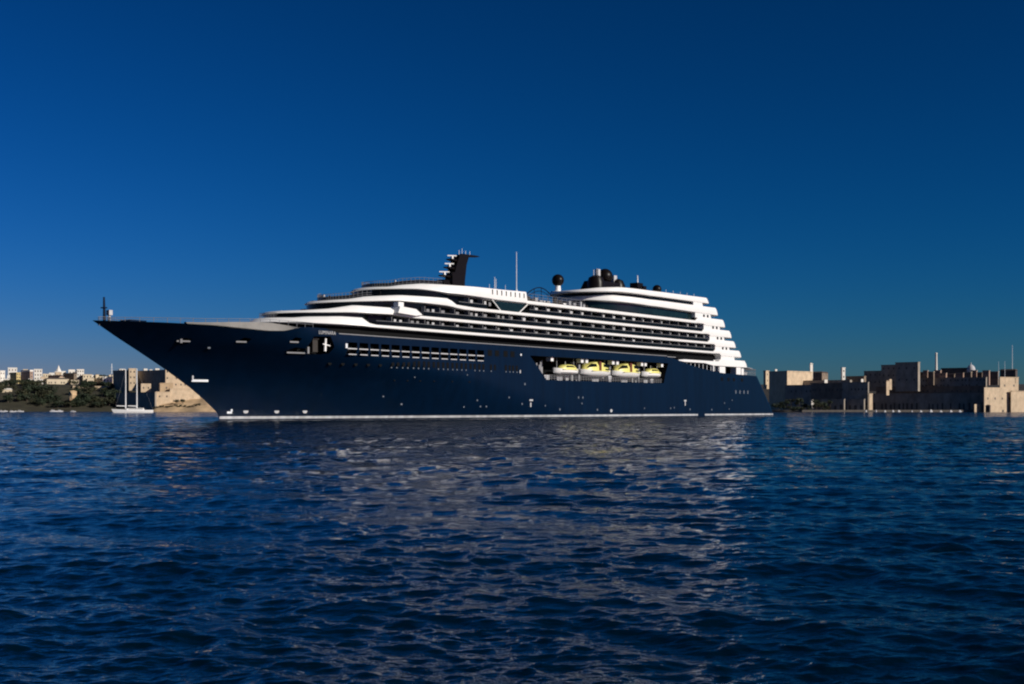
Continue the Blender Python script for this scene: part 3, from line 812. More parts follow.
# ---- deck bands
def half_path(s0, L, s_end, B_=HBW, extra=(), rc=1.6):
    pts = []
    for th in np.linspace(0, math.pi / 2, 30):
        pts.append((s0 + L - L * math.cos(th), B_ * math.sin(th)))
    xs = sorted(set([x for x in np.arange(s0 + L + 3, s_end - rc - 0.5, 4.0)] + [x for x in extra if s0 + L + 0.2 < x < s_end - rc - 0.1]))
    pts += [(x, B_) for x in xs]
    for th in np.linspace(0, math.pi / 2, 9):
        pts.append((s_end - rc + rc * math.sin(th), B_ - rc + rc * math.cos(th)))
    return pts
def normals(pts):
    out = []
    for i in range(len(pts)):
        a = pts[max(0, i - 1)]; c = pts[min(len(pts) - 1, i + 1)]
        dx, dy = c[0] - a[0], c[1] - a[1]
        if i == 0: out.append((1.0, 0.0)); continue      # inward at the nose = aft
        l = math.hypot(dx, dy); out.append((dy / l, -dx / l))
    return out
def band(name, pts, zb, zt, s_end, m=None, slant=1.8, deck=0.3, rake=0.0, L=20.0):
    nr = normals(pts); b = MB(); n = len(pts)
    prof = ((0.55, 0, 0.0), (0.10, 0.10, 0), (0.0, 0.45, 0), (0.05, 0.85, 0), (0.2, 1.0, 0), (0.5, 1.0, 0), (0.6, -1, 0))
    rows = []
    for (s, u), (nx_, nu) in zip(pts, nr):
        a, c = float(np.interp(s, *zb)), float(np.interp(s, *zt))
        k = max(0.0, (s - (s_end - 7)) / 7)
        ring = []
        kn = max(0.0, 1 - (s - pts[0][0]) / (0.8 * L)) ** 1.3 * rake
        for d, f, _ in prof:
            d = d + kn * min(1.0, (c - a) / 1.5) * (f if f >= 0 else 1.1)
            z = a + deck if f < 0 else a + (c - a) * f
            sl = slant * k * (max(f, 0.0) if f >= 0 else 0.2)
            ring.append((s + nx_ * d - sl, max(0.0, u + nu * d), z))
        rows.append(ring)
    K = len(prof)
    for sg in (1, -1):
        for ring in rows:
            for (s, u, z) in ring: b.v.append(P(s, sg * u, z))
    for h_ in (0, 1):
        o = h_ * n * K
        for i in range(n - 1):
            for k in range(K - 1):
                b.f.append((o + i * K + k, o + i * K + k + 1, o + (i + 1) * K + k + 1, o + (i + 1) * K + k))
    o2 = n * K
    for i in range(n - 1):
        for k in (0, K - 1):
            b.f.append((i * K + k, (i + 1) * K + k, o2 + (i + 1) * K + k, o2 + i * K + k))
    e = (n - 1) * K
    for k in range(K - 1):
        b.f.append((e + k, e + k + 1, o2 + e + k + 1, o2 + e + k))
    o = b.build(name, m or M["white"], ship)
    bm = bmesh.new(); bm.from_mesh(o.data)
    bmesh.ops.remove_doubles(bm, verts=bm.verts, dist=0.001); bmesh.ops.recalc_face_normals(bm, faces=bm.faces)
    bm.to_mesh(o.data); bm.free()
    o.data.shade_smooth(); o.data.set_sharp_from_angle(angle=R(38))
    return o
DK = {
 "A": dict(s0=9.0, L=32.7, end=190.6, zb=([13, 17, 28, 38, 175.2, 176.2], [19.35, 19.2, 18.95, 18.75, 18.75, 18.0]), zt=([13, 15, 22, 27.0, 28.2, 40, 171.4, 173.0, 190], [20.45, 20.7, 20.95, 20.85, 19.55, 19.4, 19.4, 20.17, 20.17])),
 "B": dict(s0=13.0, L=30, end=187.0, zb=([13, 19, 24, 34, 40, 171.8, 172.8], [21.45, 21.6, 21.75, 21.75, 21.42, 21.42, 20.8]), zt=([13, 16, 20, 25, 33.6, 34.6, 37, 168.0, 169.6, 190], [22.0, 22.1, 22.5, 23.42, 23.28, 22.5, 22.1, 22.1, 22.95, 22.95])),
 "C": dict(s0=25.0, L=28.5, end=184.2, zb=([25, 32, 38, 51, 56, 168.4, 169.4], [24.4, 24.7, 25.05, 24.68, 24.28, 24.28, 23.74]), zt=([25, 28, 31, 38, 51.0, 53.6, 60, 164.6, 166.2, 190], [24.95, 25.2, 25.85, 26.4, 26.42, 25.2, 25.02, 25.02, 26.03, 26.03])),
 "D": dict(s0=39.0, L=26, end=180.0, zb=([41, 46, 53, 68, 165.2, 166.2], [28.3, 28.35, 27.7, 27.15, 27.15, 26.72]), zt=([41, 43, 47, 55, 69, 78.9, 79.3, 160.6, 162.4, 180], [28.9, 29.35, 29.78, 29.7, 29.8, 30.0, 28.0, 28.0, 29.14, 29.14])),
 "E": dict(s0=118.6, L=23.4, end=175.4, zb=([120, 127, 136, 174], [31.5, 31.05, 30.5, 30.06]), zt=([120, 123, 127, 136, 174], [32.75, 33.1, 32.85, 32.35, 32.46])),
 "F": dict(s0=116.0, L=24.6, end=169.8, zb=([116, 125, 136, 168], [33.55, 33.75, 33.25, 33.3]), zt=([116, 120, 125, 136, 168], [34.15, 34.8, 35.1, 34.75, 35.05])),
}
for k, d in DK.items():
    d["path"] = half_path(d["s0"], d["L"], d["end"], extra=d["zt"][0] + d["zb"][0])
    band("deck_band", d["path"], d["zb"], d["zt"], d["end"], rake=2.4 if k in "ABCD" else 0.6, L=d["L"])
# low aft band over the open mooring deck
gp = [(150.5, 14.7), (151.5, 14.9)] + [(x, 14.98) for x in np.arange(154, 190, 3.0)]
b = MB()
for sg in (1, -1):
    o = len(b.v)
    for i, s in enumerate([150.6, 154, 160, 166, 171, 174.2, 175.6, 180, 186, 190, 191.4, 192.9]):
        zt_ = 16.45 if s < 174.5 else 17.2
        zb_ = 15.75 if s < 171 else 15.17
        if s < 151: zt_ = 16.2; zb_ = 16.0
        sl = 1.6 if s > 191 else 0
        b.v += [P(s, sg * 13.6, zb_), P(s, sg * 14.97, zb_), P(s - sl * .3, sg * 15.0, (zb_ + zt_) / 2), P(s - sl, sg * 14.95, zt_), P(s - sl, sg * 13.6, zt_)]
    n = 12
    for i in range(n - 1):
        for k in range(5):
            b.f.append((o + i * 5 + k, o + i * 5 + (k + 1) % 5, o + (i + 1) * 5 + (k + 1) % 5, o + (i + 1) * 5 + k))
    b.f.append(tuple(o + k for k in range(5))); b.f.append(tuple(o + (n - 1) * 5 + k for k in range(5)))
b.box((183, 0, 16.2), (18, 27.0, 1.5))
b.build("deck_band", M["white"], ship, smooth=30)

# ---- cabin walls between the bands
def core(name, path, ins, z0f, z1f, m, s_max, s_min=-99):
    nr = normals(path); b = MB(); rows = []
    for (s, u), (nx_, nu) in zip(path, nr):
        if s > s_max or s < s_min: continue
        d = float(np.interp(s, *ins))
        rows.append((s + nx_ * d, max(0.0, u + nu * d), float(np.interp(s, *z0f)), float(np.interp(s, *z1f))))
    n = len(rows)
    for sg in (1, -1):
        for s, u, a, c in rows: b.v += [P(s, sg * u, a), P(s, sg * u, c)]
    for h_ in (0, 1):
        o = h_ * n * 2
        for i in range(n - 1): b.f.append((o + 2 * i, o + 2 * i + 1, o + 2 * i + 3, o + 2 * i + 2))
    e = 2 * (n - 1); o = 2 * n
    b.f.append((e, e + 1, o + e + 1, o + e))
    if rows[0][1] > 0.01: b.f.append((0, 1, o + 1, o))
    ob = b.build(name, m, ship)
    return ob
def shift(zf, dz): return (zf[0], [z + dz for z in zf[1]])
A, B_, C_, D_, E_, F_ = (DK[k] for k in "ABCDEF")
flat = lambda z: ([0, 300], [z, z])
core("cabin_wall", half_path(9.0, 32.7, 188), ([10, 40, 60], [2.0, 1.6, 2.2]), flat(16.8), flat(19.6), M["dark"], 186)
core("cabin_wall", B_["path"], ([10, 27, 29, 60], [0.7, 0.8, 2.0, 2.2]), flat(19.2), flat(21.9), M["glass"], 178)
core("cabin_wall", C_["path"], ([10, 44, 46, 60], [0.5, 0.7, 2.0, 2.2]), flat(21.8), flat(24.75), M["glass"], 175)
core("cabin_wall", D_["path"], ([10, 51, 54, 60], [0.7, 0.8, 2.0, 2.2]), flat(24.9), flat(28.4), M["glass"], 172)
core("cabin_wall", E_["path"], ([10, 300], [1.6, 1.4]), flat(27.5), flat(31.6), M["green_glass"], 165)
core("cabin_wall", E_["path"], ([10, 300], [0.9, 0.9]), flat(32.0), flat(33.9), M["glass"], 161)
# white corner blocks at the stepped stern
def white_pillars(s0, s1, z0, z1, u=14.75, wins=2):
    for sg in (1, -1):
        p = MB(); p.prism_y([(s0, z0), (s1, z0), (s1 - 0.5, z1), (s0, z1)], -sg * u, -sg * (u - 5))
        w = p.build("stern_wall", M["white"], ship)
        for i in range(wins):
            g = MB().box((s1 - 2.2 - 2.3 * i, -sg * u, (z0 + z1) / 2 + 0.1), (1.0, 0.1, 0.75))
            g.build("window", M["glass"], w)
white_pillars(159.4, 165.2, 32.2, 33.5, wins=0)
white_pillars(160.5, 170.2, 28.9, 30.3)
white_pillars(165.6, 175.8, 25.8, 27.0)
white_pillars(169.2, 178.6, 22.7, 24.0)
white_pillars(172.6, 181.9, 19.9, 21.0)
white_pillars(176.2, 185.2, 17.0, 18.3, wins=0)
for (s0, s1, z0, z1) in ((165, 174, 26.9, 30), (169, 177, 23.9, 27), (172.5, 180, 20.5, 24), (178, 184, 18, 21), (178, 186, 15.5, 18)):
    MB().box(((s0 + s1) / 2, 0, (z0 + z1) / 2), (s1 - s0, 24, z1 - z0)).build("stern_house", M["white"], ship)

# ---- balconies: rails, dividers, curtains
gaps = {"A": (29.0, 172.4, 19.48, 21.42), "B": (41.5, 168.5, 22.2, 24.28), "C": (54.5, 165.0, 25.1, 27.15)}
for k, (sa, sb_, z0, z1) in gaps.items():
    path = [(s, u) for s, u in half_path(DK[k]["s0"], DK[k]["L"], DK[k]["end"], extra=(sa, sb_)) if sa - .05 <= s <= sb_ + .05]
    for sg, part in ((1, 0), (1, 1), (-1, 0), (-1, 1)):
        g = MB(); r_ = MB()
        for (s, u), (s2, u2) in zip(path[:-1], path[1:]):
            if k == "C" and s2 > 68.0 and s < 79.5: continue
            if part != int(k == "C" and s > 75): continue
            a = Vector(P(s, sg * (u - 0.42), z0 - 0.1)); c = Vector(P(s2, sg * (u2 - 0.42), z0 - 0.1))
            up = Vector((0, 0, 0.95))
            off = Vector((0, 0.03, 0))
            g.add([a - off, c - off, c - off + up, a - off + up, a + off, c + off, c + off + up, a + off + up], [(0, 1, 2, 3), (7, 6, 5, 4), (0, 1, 5, 4), (1, 2, 6, 5), (2, 3, 7, 6), (3, 0, 4, 7)])
            r_.tube(a + up + Vector((0, 0, .05)), c + up + Vector((0, 0, .05)), 0.065, n=6)
        if g.v:
            gl = g.build("balcony_glass", M["glass"], ship)
            r_.build("hand_rail", M["rail"], gl)
    s = 92.6 - 4.9 * math.floor((92.6 - sa - 1.0) / 4.9)
    while s < sb_ - 0.6:
        if not (k == "C" and 66.5 < s < 80.0):
            u = float(np.interp(s, [p[0] for p in path], [p[1] for p in path]))
            MB().box((s, -(u - 1.35), (z0 + z1) / 2), (0.12, 1.5, z1 - z0 - 0.02)).build("balcony_divider", M["dim"], ship)
            w_ = 0.95 if s < 131 else 0.4
            if rng.random() < 0.85:
                MB().box((s + 1.5, -(u - 1.15), z1 - 0.86 + rng.uniform(-.1, .1)), (w_ * rng.uniform(.7, 1.2), 0.08, rng.uniform(0.7, 1.05))).build("cabin_panel", M["curtain" if k == "C" or rng.random() < .3 else "dim"], ship)
            if s < 72 and rng.random() < 0.6:
                MB().box((s + 3.2, -(u - 1.15), z1 - 0.86), (0.8, 0.08, 0.8)).build("cabin_panel", M["curtain" if rng.random() < .5 else "dim"], ship)
        s += 4.9
# greenish glazed lounge with slanted frames
for sg in (1, -1):
    MB().prism_y([(66.6, 27.2), (80.0, 27.2), (76.3, 25.0), (69.6, 25.0)], -sg * 14.3, -sg * 14.2).build("lounge_glazing", M["green_glass"], ship)
    MB().tube(P(66.4, sg * 14.5, 27.3), P(69.6, sg * 14.5, 24.95), 0.14).tube(P(80.2, sg * 14.5, 27.3), P(76.6, sg * 14.5, 24.95), 0.14).build("glazing_frame", M["white"], ship)
# bridge wing
for sg in (1, -1):
    w = MB(); w.prism_y([(34.0, 22.2), (39.5, 21.9), (41.5, 22.2), (39.5, 23.3), (34.6, 23.6)], -sg * 13.0, -sg * 15.6)
    w.build("bridge_wing", M["white"], ship)
    MB().box((35.5, -sg * 14.3, 24.1), (1.6, 1.4, 0.9)).build("wing_console", M["white"], ship)

# ---- hull windows
for s in WS:
    u = float(hb(s + 1.4, 14.2))
    yaw = -math.atan2(float(hb(s + 2.6, 14.2) - hb(s + 0.2, 14.2)), 2.4)
    p = MB().box((s + 1.38, -(u - 0.25), 14.25), (2.5, 0.5, 0.22), yaw).build("balcony_ledge", M["curtain"], ship)
    p = MB().box((s + 1.38, -(u - 0.2), 13.12), (2.1, 0.5, 0.18), yaw).build("balcony_ledge", M["curtain"], ship)
    MB().box((s + 1.38, -(u - 1.4), 14.9), (2.3, 0.06, 1.15), yaw).build("balcony_window", M["glass"], ship)
def pane(name, s, z, w, h, m, off=0.04, round_=False, parent=None):
    u = float(hb(s, z)); u0, u1 = float(hb(s - w / 2, z)), float(hb(s + w / 2, z))
    yaw = -math.atan2(u1 - u0, w)
    if round_:
        b = MB(); n = 12
        tx = Vector((math.cos(yaw), math.sin(yaw), 0)); nn = Vector((math.sin(yaw), -math.cos(yaw), 0)); 
        c = Vector(P(s, u, z))
        v = [c + tx * (w / 2 * math.cos(2 * math.pi * i / n)) + Vector((0, 0, h / 2 * math.sin(2 * math.pi * i / n))) + nn * e for e in (-0.1, off) for i in range(n)]
        b.add(v, [(i, (i + 1) % n, n + (i + 1) % n, n + i) for i in range(n)] + [tuple(range(n)), tuple(range(n, 2 * n))])
        return b.build(name, m, parent or ship)
    return MB().box(P(s, u - 0.1 + off, z), (w, 0.2, h), yaw).build(name, m, parent or ship)
pane("signal_lamp", 19.7, 14.75, 0.5, 0.9, M["mark"], 0.15)
for s in (65.0, 67.6, 70.8, 73.4): pane("hull_window", s, 15.0, 1.5, 1.35, M["dark"])
pane("signal_lamp", 76.6, 15.0, 0.45, 0.45, M["mark"], 0.12)
prs = [33.4 + 3.09 * i for i in range(10)] + [65.4, 70.9, 73.6]
for s in prs:
    for k in (0, 1):
        w = pane("hull_window", s + 1.45 * k, 11.75, 0.75, 1.25, M["dark"])
        if rng.random() < 0.85: pane("fender_light", s + 1.45 * k, 10.85, 0.34, 0.30, M["faint"], 0.1)
pane("fender_light", 76.3, 11.0, 0.4, 0.7, M["curtain"], 0.1)
for s in (17.9, 20.9, 24.0, 27.1, 30.2): pane("porthole", s, 11.35, 0.85, 0.95, M["dark"], 0.04, True)
for s in (36, 39.5, 43, 47, 52.5, 58): pane("porthole", s, 8.3, 0.5, 0.5, M["dark"], 0.04, True)
for s in (176.5, 180.8, 184.5, 190): pane("hull_window", s, 11.2, 1.3, 1.0, M["dark"])
for s in (185.6, 188.4, 191.2, 193.9): pane("stern_fairlead", s, 7.45, 0.7, 1.0, M["faint"], 0.05)
# white marks low on the hull
for s in (5.4, 11.8, 17.9):
    pane("thruster_mark", s, 1.75, 1.05, 0.85, M["curtain"], 0.06, True)
for s, zt_, zb_ in ((80.8, 4.5, 3.0), (154.2, 4.8, 3.6)):
    pane("draught_mark", s, zt_ - 0.2, 1.3, 0.4, M["curtain"], 0.06)
    pane("draught_mark", s, (zt_ + zb_) / 2 - 0.4, 0.4, 1.3, M["curtain"], 0.06)
pane("thruster_mark", 115.5, 1.75, 1.1, 0.8, M["curtain"], 0.06, True)
for s, z, w in ((40.5, 3.3, .5), (62, 4.2, .4), (63.6, 2.8, .4), (65.5, 2.8, .4), (58.5, 2.7, .35), (72.5, 4.9, .4), (77.6, 3.4, .4), (100.5, 5.1, .5), (102.4, 5.1, .5), (102, 3.6, .4), (92.5, 2.1, .5), (109, 2.0, .5), (86.5, 3.0, .35), (132, 2.4, .4), (146, 2.4, .45), (148, 2.6, .4), (157, 2.1, .5), (170, 2.0, .5), (178, 4.0, .4), (181, 2.2, .4), (183, 4.9, .4), (35, 4.9, .4), (41, 9.0, .3), (57, 9.8, .3), (78.2, 8.1, .5)):
    pane("hull_fitting", s, z, w, w, M["faint"], 0.05)
bl = MB()
u = float(hb(3.0, 1.8))
lg = pane("bow_mark", 2.2, 1.55, 1.0, 0.5, M["mark"], 0.06); pane("bow_mark", 2.5, 2.0, 0.35, 0.6, M["mark"], 0.06)
pane("hull_ledge", -5.4, 7.55, 3.2, 0.42, M["mark"], 0.25); pane("hull_ledge", -6.9, 8.2, 0.3, 0.9, M["curtain"], 0.2)
# anchor pockets: white sills and an anchor
for s, z, w in ((-12.4, 14.55, 2.4), (-2.9, 14.7, 2.0), (7.2, 15.0, 1.9), (9.3, 13.05, 4.4)):
    pane("pocket_sill", s, z, w, 0.28, M["dim"], 0.12)
pane("pocket_sill", -12.9, 14.75, 0.4, 1.1, M["dim"], 0.15); pane("pocket_sill", 11.2, 13.6, 0.4, 1.3, M["dim"], 0.12)
pane("hull_fitting", -7.5, 13.6, .5, .5, M["faint"])
# mooring station fittings
mo = MB(); u = float(hb(13.5, 15)) - 1.2
mo.tube(P(14.6, u + 0.9, 13.5), P(14.8, u + 0.9, 16.0), 0.28, 0.2).tube(P(14.0, u + 0.9, 14.9), P(15.9, u + 0.9, 14.6), 0.14)
mo.build("mooring_arm", M["white"], ship)
MB().box(P(12.6, u, 14.6), (1.3, 0.6, 2.6)).box(P(12.6, u + 0.4, 15.9), (1.5, 0.3, 0.3)).build("mooring_gear", M["tan"], ship)

# ship's name
cu = bpy.data.curves.new("ship_name", 'FONT')
cu.body = "LUMINARA"; cu.size = 0.85; cu.extrude = 0.03; cu.align_x = 'CENTER'; cu.space_character = 1.1
to = bpy.data.objects.new("ship_name", cu); COL.objects.link(to)
dg = bpy.context.evaluated_depsgraph_get(); dg.update()
tm = bpy.data.meshes.new_from_object(to.evaluated_get(dg)); bpy.data.objects.remove(to)
tm.materials.append(M["curtain"])
to = bpy.data.objects.new("ship_name", tm); COL.objects.link(to); to.parent = ship
u = float(hb(14.4, 17.0)); yaw = -math.atan2(float(hb(18, 17.2) - hb(13, 17.2)), 5.0)
to.location = P(14.4, u + 0.12, 16.75); to.rotation_euler = (R(90), 0, yaw); to.scale = (1.0, 1.15, 1.0)

# ---- promenade posts, stern deck things
for s in np.arange(154, 176, 2.4):
    MB().box(P(s, 14.2, 14.9), (0.25, 0.25, 2.6)).build("deck_post", M["curtain"], ship)
MB().box(P(171.5, 14.6, 14.6), (0.5, 0.5, 3.0)).build("deck_post", M["white"], ship)
MB().box(P(177.5, 13.6, 13.9), (3.6, 2.0, 2.3)).build("deck_locker", M["white"], ship)
MB().box(P(188.0, 13.6, 14.0), (3.0, 2.0, 2.4)).box(P(191.5, 13.4, 13.9), (1.6, 1.6, 2.2)).build("deck_locker", M["white"], ship)
MB().box(P(182, 0, 14), (22, 22, 3.4)).build("stern_house", M["dark"], ship)
rl = MB(); zr = 14.7
pp = [(s, float(hb(s, 12.6)) - 0.4) for s in np.linspace(193, 201.2, 12)]
for sg in (1, -1):
    for (s, u), (s2, u2) in zip(pp[:-1], pp[1:]):
        rl.tube(P(s, sg * u, zr), P(s2, sg * u2, zr - 0.05), 0.12, n=6); rl.tube(P(s, sg * u, 12.5), P(s, sg * u, zr), 0.07, n=5)
        rl.tube(P(s, sg * u, 13.6), P(s2, sg * u2, 13.6), 0.06, n=5)
rl.tube(P(201.2, pp[-1][1], zr), P(201.2, -pp[-1][1], zr), 0.12)
rl.build("stern_rail", M["rail"], ship)
MB().box(P(196.5, 12.0, 13.4), (2.2, 1.5, 1.4)).build("deck_locker", M["curtain"], ship)
MB().prism_y([(192.5, 15.4), (199.5, 14.95), (199.5, 15.1), (192.5, 15.6)], -13.6, 13.6).build("stern_awning", M["grey"], ship)

# ---- rails and gear along the tops
def top_rail(path, ins, z_f, h, s0, s1, m=M["rail"], step=1, glass=False):
    b = MB(); nr = normals(path); pts = []
    for (s, u), (nx_, nu) in zip(path, nr):
        if s0 <= s <= s1: pts.append((s + nx_ * ins, max(0, u + nu * ins), float(np.interp(s, *z_f))))
    for sg in (1, -1):
        for a, c in zip(pts[:-1], pts[1:]):
            pa, pc = Vector(P(a[0], sg * a[1], a[2])), Vector(P(c[0], sg * c[1], c[2]))
            L_ = (pc - pa).length; n = max(1, int(L_ / 1.6))
            for i in range(n):
                q_ = pa.lerp(pc, i / n); b.tube(q_ - Vector((0, 0, .4)), q_ + Vector((0, 0, h)), 0.05, n=5)
            for hh in (h, h * .6, h * .3):
                b.tube(pa + Vector((0, 0, hh)), pc + Vector((0, 0, hh)), 0.045, n=5)
    o = b.build("deck_rail", m, ship)
    if glass:
        g = MB()
        for sg in (1, -1):
            for a, c in zip(pts[:-1], pts[1:]):
                pa, pc = Vector(P(a[0], sg * a[1], a[2] - 0.2)), Vector(P(c[0], sg * c[1], c[2] - 0.2))
                if (pc - pa).length < 0.05: continue
                n_ = Vector((pc.y - pa.y, pa.x - pc.x, 0)).normalized() * 0.02
                up = Vector((0, 0, h * 0.8))
                g.add([pa - n_, pc - n_, pc - n_ + up, pa - n_ + up, pa + n_, pc + n_, pc + n_ + up, pa + n_ + up], [(0, 1, 2, 3), (7, 6, 5, 4), (0, 1, 5, 4), (1, 2, 6, 5), (2, 3, 7, 6), (3, 0, 4, 7)])
        g.build("wind_screen", M["glass"], o)
    return o
top_rail(A["path"], 2.6, ([0, 300], [20.5, 20.5]), 1.0, 9, 10.2)
top_rail(C_["path"], 3.0, C_["zt"], 1.5, 25, 33, glass=True)
top_rail(D_["path"], 2.8, D_["zt"], 1.5, 39, 54, glass=True)
top_rail(D_["path"], 0.4, D_["zt"], 1.7, 79.5, 107, glass=False)
for s in np.arange(66, 78.5, 1.7):                                      # slots in the white screen
    MB().box(P(s, 14.98, 29.0), (0.3, 0.12, 1.1)).build("screen_slot", M["dark"], ship)
tops = [(D_["path"], D_["zt"], 40.8, 56), (C_["path"], C_["zt"], 27.5, 36), (A["path"], ([0, 300], [21, 21]), 13.7, 18)]
for path, zf, a, c in tops:                                             # flood lights, loungers and life rafts behind the rails
    cand = [(p, n_) for p, n_ in zip(path, normals(path)) if a <= p[0] <= c]
    for (s, u), (nx_, nu) in cand[::2]:
        for sg in (1, -1):
            ins = rng.uniform(3.4, 4.6)
            if u + nu * ins < 0.5: continue
            h = rng.uniform(0.8, 1.5)
            MB().box(P(s + nx_ * ins, sg * (u + nu * ins), float(np.interp(s, *zf)) + h / 2 - .3), (rng.uniform(.15, .45), rng.uniform(.15, .45), h + .6)).build("deck_gear", M[["curtain", "dark", "grey", "dark", "navy"][rng.integers(0, 5)]], ship)
for s in np.arange(82, 109, 1.5):
    u = 13.2 - rng.uniform(0, 2.5)
    h = rng.uniform(1.0, 2.0)
    MB().box(P(s, u, 28.0 + h / 2 - .2), (rng.uniform(.3, 1.4), .5, h)).build("deck_gear", M[["white", "tan", "grey", "curtain"][rng.integers(0, 4)]], ship)
top = MB()
top.box((67.5, 0, 29.0), (20, 18, 1.2)).build("roof_house", M["white"], ship)
MB().box((100, 0, 28.4), (44, 16, 1.6)).build("pool_deck", M["tan"], ship)
# low dark canopy arches beside the mast
for s, r_ in ((100.5, 5.2),):
    b = MB(); pr = [Vector(P(s - 5.5 + 11 * t, 3.0, 31.6 + 1.9 * math.sin(math.pi * t))) for t in np.linspace(0, 1, 12)]
    for p_, q_ in zip(pr[:-1], pr[1:]):
        b.tube(p_, q_, 0.12, n=6); b.tube(p_ - Vector((0, 0, .9)), q_ - Vector((0, 0, .9)), 0.08, n=5)
    for p_ in pr[::3]: b.tube(p_ - Vector((0, 0, 3.4)), p_, 0.08, n=5)
    b.build("pergola", M["black"], ship)
b = MB(); pr = [Vector(P(53 + 9 * t, 3.0, 30.6 + 0.9 * math.sin(math.pi * t * 0.8))) for t in np.linspace(0, 1, 8)]
for p_, q_ in zip(pr[:-1], pr[1:]): b.tube(p_, q_, 0.16, n=6)
for p_ in pr[::2]: b.tube(p_ - Vector((0, 0, 1.6)), p_, 0.1, n=5)
b.build("pergola", M["black"], ship)

# radar mast
ms = empty("radar_mast"); ms.parent = ship
def rect_ring(s, z, ls, wu): return [P(s - ls / 2, wu / 2, z), P(s + ls / 2, wu / 2, z), P(s + ls / 2, -wu / 2, z), P(s - ls / 2, -wu / 2, z)]
loft([rect_ring(69.6, 29.5, 5.0, 3.0), rect_ring(70.3, 33.2, 4.3, 2.7), rect_ring(71.5, 37.0, 3.5, 2.4), rect_ring(72.6, 39.2, 3.4, 2.2)]).build("mast_body", M["black"], ms)
loft([rect_ring(72.8, 39.0, 2.4, 1.6), rect_ring(74.0, 39.4, 2.4, 1.5)]).build("mast_cap", M["black"], ms)
MB().prism_y([(72.5, 38.8), (78.2, 39.3), (79.2, 39.5), (78.2, 39.65), (72.5, 39.6)], -0.5, 0.5).build("fin", M["black"], ms)
for s, z, L_ in ((69.2, 38.1, 2.2), (68.2, 36.1, 2.2), (66.4, 34.0, 2.4)):
    pl = MB().prism_y([(s - 1.2, z - 0.35), (72.5, z - 1.0), (72.5, z - .3), (s - 1.2, z - 0.1)], -0.8, 0.8).build("platform", M["black"], ms)
    MB().box(P(s, 0, z + 0.25), (0.5, 0.5, 0.7)).box(P(s, 0, z + 0.7), (0.3, L_, 0.26), 0.9).build("radar_scanner", M["white"], pl)
for s, z0, h in ((71.8, 39.1, 1.3), (72.9, 39.2, 1.7), (74.2, 39.3, 1.2), (75.8, 39.1, 1.4)):
    MB().tube(P(s, 0, z0), P(s, 0, z0 + h), 0.06).build("whip_aerial", M["mark"], ms)
MB().box(P(66.0, 0, 31.4), (2.2, 2.2, 2.6)).box(P(68.2, 1, 32.5), (0.8, 0.8, 4.4)).build("mast_base", M["black"], ms)
for s, u, z0, h, r_ in ((94.4, 0, 30.5, 11.8, 0.14), (80.5, 4, 29.8, 4.6, 0.12), (73.5, 10, 29.8, 3.2, 0.1), (76, 6, 29.8, 2.4, 0.08), (86, 3, 29.8, 3.2, 0.08)):
    MB().tube(P(s, u, z0 - 2), P(s, u, z0 + h), r_, r_ * .5).tube(P(s, u, z0 - 2), P(s, u, z0 + h * .18), r_ * 2.6, r_ * 2).build("aerial_pole", M["mark"], ship)

# radomes and funnel top
def radome(s, u, z, r_, ped=2.0):
    rd = MB().ball(P(s, u, z), r_).build("radome", M["black"], ship, smooth=60)
    MB().lathe([(r_ * .5, -r_ - ped), (r_ * .42, -r_ * .8)], P(s, u, z), 14).build("pedestal", M["white"] if r_ < 1.8 and s < 120 else M["grey"], rd)
radome(119.5, -5, 37.5, 1.68, 1.6)
radome(135.3, 0, 39.6, 2.2, 2.4)
radome(158.6, 3, 37.6, 1.35, 1.2)
fb = MB()
fb.lathe([(2.5, 33.8), (2.5, 37.2), (2.0, 38.7), (0.8, 39.3)], P(129.2, 1.0, 0), 18)
fb.build("funnel_cowl", M["black"], ship, smooth=40)
MB().lathe([(2.4, 33.8), (2.3, 37.4), (1.7, 38.8), (0.7, 39.3)], P(140.8, 0.5, 0), 18).build("funnel_cowl", M["black"], ship, smooth=40)
loft([rect_ring(134.8, 34.6, 17, 5.5), rect_ring(134.8, 37.9, 13, 4.6)]).build("funnel_casing", M["black"], ship)
MB().box(P(131.6, 0, 39.0), (1.1, 1.1, 4.6)).tube(P(129.6, 0, 37), P(129.6, 0, 41), 0.12).tube(P(130.5, 0.5, 37), P(130.5, 0.5, 41.4), 0.1).build("exhaust_stack", M["curtain"], ship)
MB().box(P(139.6, 0, 39.0), (1.5, 1.5, 2.4)).build("exhaust_stack", M["curtain"], ship)
MB().box(P(148.8, 2, 36.9), (3.0, 2.6, 3.6)).box(P(150.6, 3, 36.6), (1.6, 1.6, 2.6)).build("vent_house", M["black"], ship)
MB().tube(P(149.4, 2, 38.5), P(149.4, 2, 41.0), 0.22, 0.12).build("vent_pipe", M["white"], ship)
for s in np.arange(146, 166, 4.0):
    MB().tube(P(s, 13.5, 34.6), P(s, 13.5, 35.9), 0.06).build("aerial_pole", M["mark"], ship)

